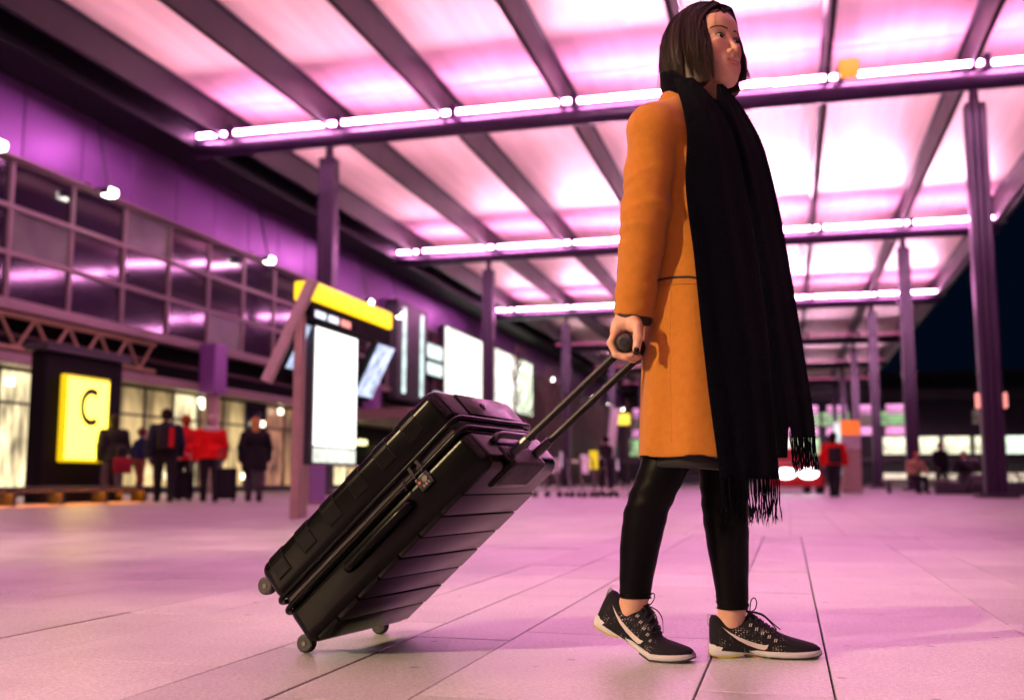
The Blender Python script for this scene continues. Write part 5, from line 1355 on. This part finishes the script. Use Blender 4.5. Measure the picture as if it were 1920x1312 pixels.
# ------------------------------------------------------------------ people in the distance
K['skin_far'] = M('skin', (.50, .27, .19), .5, var=.05)
def cloth(n, c): 
    if n not in K: K[n] = M(n, c, .85, var=.12, scale=5, spec=.2)
    return K[n]
def person_bg(P, face, H, label, top, bottom, hair, coat_len=.0, stride=.18, group=None, pose='walk', hood=None, shoe=(.02, .02, .02), long_hair=False, bag=None):
    s = H / 1.7; rz = face
    t = empty('person', (P[0], P[1], 0), rz, label, 'person', group); t.scale = (1.18, 1.22, 1.0)
    h = .016
    if pose == 'sit':
        hips = [(0, .09, .47), (0, -.09, .47)]; knees = [(.38, .11, .49), (.38, -.11, .49)]; ank = [(.42, .11, .09), (.40, -.12, .09)]; base = Vector((0, 0, .50)); lean = .10
    else:
        hips = [(0, .085, .88), (0, -.085, .88)]; knees = [(.05 + stride * .5, .09, .48), (.02 - stride * .3, -.09, .48)]; ank = [(stride, .085, .08), (-stride, -.085, .10)]; base = Vector((0, 0, .92)); lean = .03
    ch = base + Vector((lean, 0, .38)); nk = base + Vector((lean * 1.3, 0, .54)); hd = base + Vector((lean * 1.6 + .01, 0, .68))
    shl = [ch + Vector((0, .17, .08)), ch + Vector((0, -.17, .08))]
    if pose == 'sit': elb = [shl[0] + Vector((.08, .06, -.26)), shl[1] + Vector((.08, -.06, -.26))]; wr = [elb[0] + Vector((.22, -.06, -.02)), elb[1] + Vector((.22, .06, -.02))]
    else: elb = [shl[0] + Vector((-.06 - stride * .3, .06, -.27)), shl[1] + Vector((.02 + stride * .2, -.06, -.27))]; wr = [elb[0] + Vector((.06, .0, -.24)), elb[1] + Vector((.12, .0, -.22))]
    F = Field((-.6, -.5, 0), (.75, .5, 1.75), h)
    def legs(F, e):
        for i in (0, 1): F.chain([hips[i], knees[i], ank[i]], [.085 + e, .058 + e, .042 + e], .03)
        F.ell(base + Vector((0, 0, 0)), (.12 + e, .16 + e, .13 + e), .05)
    def torso(F, e):
        F.ell(base + Vector((lean * .3, 0, .12)), (.105 + e, .145 + e, .17), .05); F.ell(ch, (.115 + e, .165 + e, .19), .06)
        for i in (0, 1): F.chain([shl[i], elb[i], wr[i]], [.058 + e, .046 + e, .036 + e], .03)
    legs(F, 0); torso(F, 0); F.cap(nk - Vector((0, 0, .05)), hd, .055, .05, .03)
    F.ell(hd + Vector((.0, 0, .03)), (.095, .075, .115), .02); F.ell(hd + Vector((.035, 0, -.04)), (.06, .055, .075), .03); F.ell(hd + Vector((.10, 0, -.01)), (.018, .014, .024), .01)
    for i in (0, 1):
        F.cap(wr[i], wr[i] + Vector((.01, 0, -.10)), .032, .02, .02)
        F.chain([ank[i], (ank[i][0] + .04, ank[i][1], .05), (ank[i][0] + .15, ank[i][1], .035)], [.045, .045, .03], .02)
    v, q = F.mesh(); link('body', np_mesh('body', v * s, q, K['skin_far']), t)
    G = Field((-.6, -.5, .05), (.75, .5, 1.2), h); legs(G, .012); v, q = G.mesh(); link('trousers', np_mesh('trousers', v * s, q, cloth(*bottom)), t)
    G = Field((-.6, -.5, .3), (.75, .5, 1.7), h); torso(G, .026)
    if coat_len: G.func((-.4, -.4, base.z - coat_len), (.4, .4, base.z + .2), lambda X, Y, Z: np.maximum(np.sqrt(((X - .02) / .17) ** 2 + (Y / .20) ** 2) * .17 - .17 - (base.z + .1 - Z) * .06, np.maximum(base.z - coat_len - Z, Z - base.z - .15)), .05)
    G.cap(nk - Vector((0, 0, .08)), nk, .075, .07, .03)
    v, q = G.mesh(); link('jacket', np_mesh('jacket', v * s, q, cloth(*top)), t)
    G = Field((-.3, -.3, hd.z - .35), (.35, .3, hd.z + .25), .013)
    G.ell(hd + Vector((-.02, 0, .04)), (.10, .088, .12), 0)
    if long_hair: G.cap(hd + Vector((-.05, 0, 0)), hd + Vector((-.07, 0, -.22)), .075, .06, .03)
    G.ell(hd + Vector((.11, 0, -.05)), (.085, .07, .095), .01, 'sub')
    v, q = G.mesh(); link('hair', np_mesh('hair', v * s, q, cloth(*hair)), t)
    if hood:
        G = Field((-.3, -.3, nk.z - .2), (.3, .3, nk.z + .2), .013)
        for k in range(12):
            a = k / 12 * 6.28; G.ell(nk + Vector((math.cos(a) * .085 - .02, math.sin(a) * .10, .0)), .055, .02)
        v, q = G.mesh(); link('fur_collar', np_mesh('fur_collar', v * s, q, cloth(*hood)), t)
    for i in (0, 1):
        G = Field((ank[i][0] - .12, ank[i][1] - .09, 0), (ank[i][0] + .25, ank[i][1] + .09, .16), .012); z0 = ank[i][2] - .08
        G.chain([(ank[i][0] - .02, ank[i][1], .055 + z0), (ank[i][0] + .05, ank[i][1], .05 + z0 * .5), (ank[i][0] + .16, ank[i][1], .038)], [.055, .05, .037], .02)
        v, q = G.mesh(); v[:, 2] = np.maximum(v[:, 2], .0); link('shoe', np_mesh('shoe', v * s, q, cloth('shoe_%02d%02d%02d' % tuple(int(100 * c) for c in shoe), shoe)), t)
    return t
def luggage(P, rz, size, label, col, cat='suitcase', group=None):
    w, d, hh = size; t = empty('small_suitcase', (P[0], P[1], 0), rz, label, cat, group)
    MB().box((-d / 2, -w / 2, .06), (d / 2, w / 2, hh)).ob('shell', cloth(*col), t, bevel=.04, seg=3)
    MB().tube([(-d / 2 + .03, -w / 3, hh), (-d / 2 + .03, -w / 3, hh + .35), (-d / 2 + .03, w / 3, hh + .35), (-d / 2 + .03, w / 3, hh)], .012, 6).ob('handle', K['chrome'], t)
    wm = MB().tube([(0, -.015, .03), (0, .015, .03)], .03, 10).me('wheel', K['rubber'])
    for x in (-d / 2 + .05, d / 2 - .05):
        for y in (-w / 2 + .05, w / 2 - .05): link('wheel', wm, t, (x, y, 0))
    return t
AW = PI * .62                                   # walking away from the camera, towards the entrance
def gp(x, y): return gnd(x, y)
person_bg(gY(222, 20.5), AW + .3, 1.66, 'person in dark jacket and grey trousers right beside the C sign', ('charcoal_coat', (.018, .016, .022)), ('grey_trousers', (.10, .08, .11)), ('dark_hair', (.02, .012, .012)), .12, .12, long_hair=True)
mp_ = person_bg(gY(318, 20.3), AW, 1.76, 'man in dark blue jacket walking with a backpack', ('navy_jacket', (.015, .018, .04)), ('black_trousers', (.012, .012, .016)), ('dark_hair', (.02, .012, .012)), 0, .22)
bp_ = empty('backpack', mp_.matrix_world.translation, 0, 'dark backpack with red stripe on the back of the walking man', 'bag'); bp_.location = mp_.location; bp_.rotation_euler = mp_.rotation_euler; bp_.scale = mp_.scale
MB().box((-.30, -.15, 1.0), (-.135, .15, 1.46)).ob('bag_body', cloth('black_bag', (.02, .016, .02)), bp_, bevel=.05, seg=3); MB().box((-.318, -.10, 1.05), (-.302, -.03, 1.42)).ob('stripe', cloth('red_cloth', (.55, .012, .02)), bp_, bevel=.005)
person_bg(gY(354, 22), AW - .2, 1.74, 'person in red coat half hidden by the red jacket', ('red_coat', (.65, .015, .02)), ('black_trousers', (.012, .012, .016)), ('red_hair', (.35, .08, .02)), .1, .1)
person_bg(gY(402, 20.6), AW, 1.66, 'person in bright red jacket with white fur hood pulling a suitcase', ('red_jacket', (.78, .012, .012)), ('dark_trousers', (.02, .018, .025)), ('grey_hair', (.45, .35, .35)), .06, .12, hood=('white_fur', (.75, .66, .66)))
luggage(gY(431, 20.6), AW, (.42, .26, .66), 'upright black suitcase beside the red jacket', ('black_shell', (.012, .012, .018)))
luggage(gY(350, 21.0), AW, (.46, .3, .60), 'black suitcase on the ground between the backpack man and the red jacket', ('black_shell', (.012, .012, .018)))
person_bg(gY(484, 20.8), AW - .1, 1.62, 'person in wide black coat with blond hair walking away', ('black_coat', (.01, .01, .014)), ('grey_tights', (.06, .05, .06)), ('blond_hair', (.52, .30, .10)), .28, .14, long_hair=True)
person_bg(gY(270, 23.5), AW - 1.2, 1.55, 'person in dark blue top standing behind the backpack man', ('blue_top', (.02, .025, .09)), ('orange_brown_trousers', (.22, .07, .03)), ('brown_hair', (.12, .05, .03)), 0, .08)
hb = empty('handbag', gY(240, 20.2), AW, 'dark red handbag carried by the person beside the C sign', 'bag'); hb.location.z = 0
MB().box((-.06, -.17, .55), (.06, .17, .86)).ob('bag_body', cloth('dark_red_bag', (.22, .012, .03)), hb, bevel=.03); MB().tube([(0, -.12, .86), (0, -.09, 1.08), (0, .09, 1.08), (0, .12, .86)], .012, 6).ob('strap', K['rubber'], hb)
ts = empty('trolley_sign', gY(1111, 27.2), -YAW, 'small yellow sign on a short post above the parked trolleys', 'sign')
MB().tube([(0, 0, 0), (0, 0, .72)], .03, 8).ob('post', K['steel_dark'], ts); MB().box((-.11, -.02, .70), (.11, .02, 1.18)).ob('panel', E('yellow_panel', (1, .62, 0), .9), ts, bevel=.01)
person_bg(gY(1136, 29), PI * .8, 1.60, 'person in dark clothes at the right end of the trolleys', ('charcoal_coat', (.018, .016, .022)), ('dark_trousers', (.02, .018, .025)), ('dark_hair', (.02, .012, .012)), .1, .1)
person_bg(gY(1555, 26.8), PI * .35, 1.60, 'person in red jacket with dark bag walking near the orange pillar', ('red_jacket', (.78, .012, .012)), ('dark_trousers', (.02, .018, .025)), ('dark_hair', (.02, .012, .012)), .06, .2, long_hair=True)
bagp = gY(1558, 26.5); bb = empty('shoulder_bag', bagp, .4, 'black shoulder bag on the red jacket by the orange pillar', 'bag')
MB().box((-.08, -.18, .85), (.08, .18, 1.25)).ob('bag_body', cloth('black_bag', (.02, .016, .02)), bb, bevel=.04)
K['bench_wood'] = M('bench_slab', (.3, .22, .2), .6)
def bench2(x, Y, w, label):
    t = empty('plaza_bench', gY(x, Y), -YAW, label, 'bench', 'plaza benches at the right')
    MB().box((-w, -.22, .38), (w, .22, .45)).ob('seat', K['bench_wood'], t, bevel=.01)
    l = MB().box((-.05, -.2, 0), (.05, .2, .378)).me('leg', K['steel_dark'])
    for s in (-1, 1): link('leg', l, t, (s * w * .8, 0, 0))
bench2(1705, 33, 1.0, 'low bench under the seated person in the beige jacket'); bench2(1800, 33.5, .9, 'low bench behind the stroller')
person_bg(gY(1702, 33), -PI * .45, 1.68, 'person in beige jacket with red cap sitting on a bench', ('beige_jacket', (.55, .36, .22)), ('dark_trousers', (.02, .018, .025)), ('red_cap', (.4, .02, .03)), 0, .1, pose='sit')
person_bg(gY(1752, 36), -PI * .4, 1.66, 'person in black standing behind the benches', ('black_coat', (.01, .01, .014)), ('black_trousers', (.012, .012, .016)), ('dark_hair', (.02, .012, .012)), .2, .06)
person_bg(gY(1795, 33.5), -PI * .6, 1.70, 'person in black sitting beside the stroller', ('black_coat', (.01, .01, .014)), ('black_trousers', (.012, .012, .016)), ('dark_hair', (.02, .012, .012)), 0, .1, pose='sit')
st = empty('stroller', gY(1826, 30), .5, 'dark baby stroller with raised hood left of the right column', 'stroller')
hdv = [[(.26 * math.sin(a) * math.cos(q) , .30 * math.sin(q), .72 + .34 * math.cos(a) * (1 if a < 1.7 else .6)) for q in np.linspace(0, 2 * PI, 14, endpoint=False)] for a in np.linspace(.1, 1.8, 7)]
MB().rings(hdv, caps=(True, False)).ob('hood', cloth('black_bag', (.02, .016, .02)), st, smooth=True)
MB().box((-.25, -.22, .40), (.42, .22, .58)).ob('seat', cloth('grey_trousers', (.10, .08, .11)), st, bevel=.06, seg=3)
MB().tube([(-.25, -.24, .12), (.3, -.24, .5), (-.45, -.24, 1.0), (-.45, .24, 1.0), (.3, .24, .5), (-.25, .24, .12)], .016, 6).tube([(.4, -.24, .12), (-.1, -.24, .6)], .016, 6).tube([(.4, .24, .12), (-.1, .24, .6)], .016, 6).ob('frame', K['chrome'], st)
wm = MB().tube([(0, -.02, .12), (0, .02, .12)], .12, 14).me('wheel', K['rubber'])
for x in (-.27, .42):
    for y in (-.26, .26): link('wheel', wm, st, (x, y, 0))
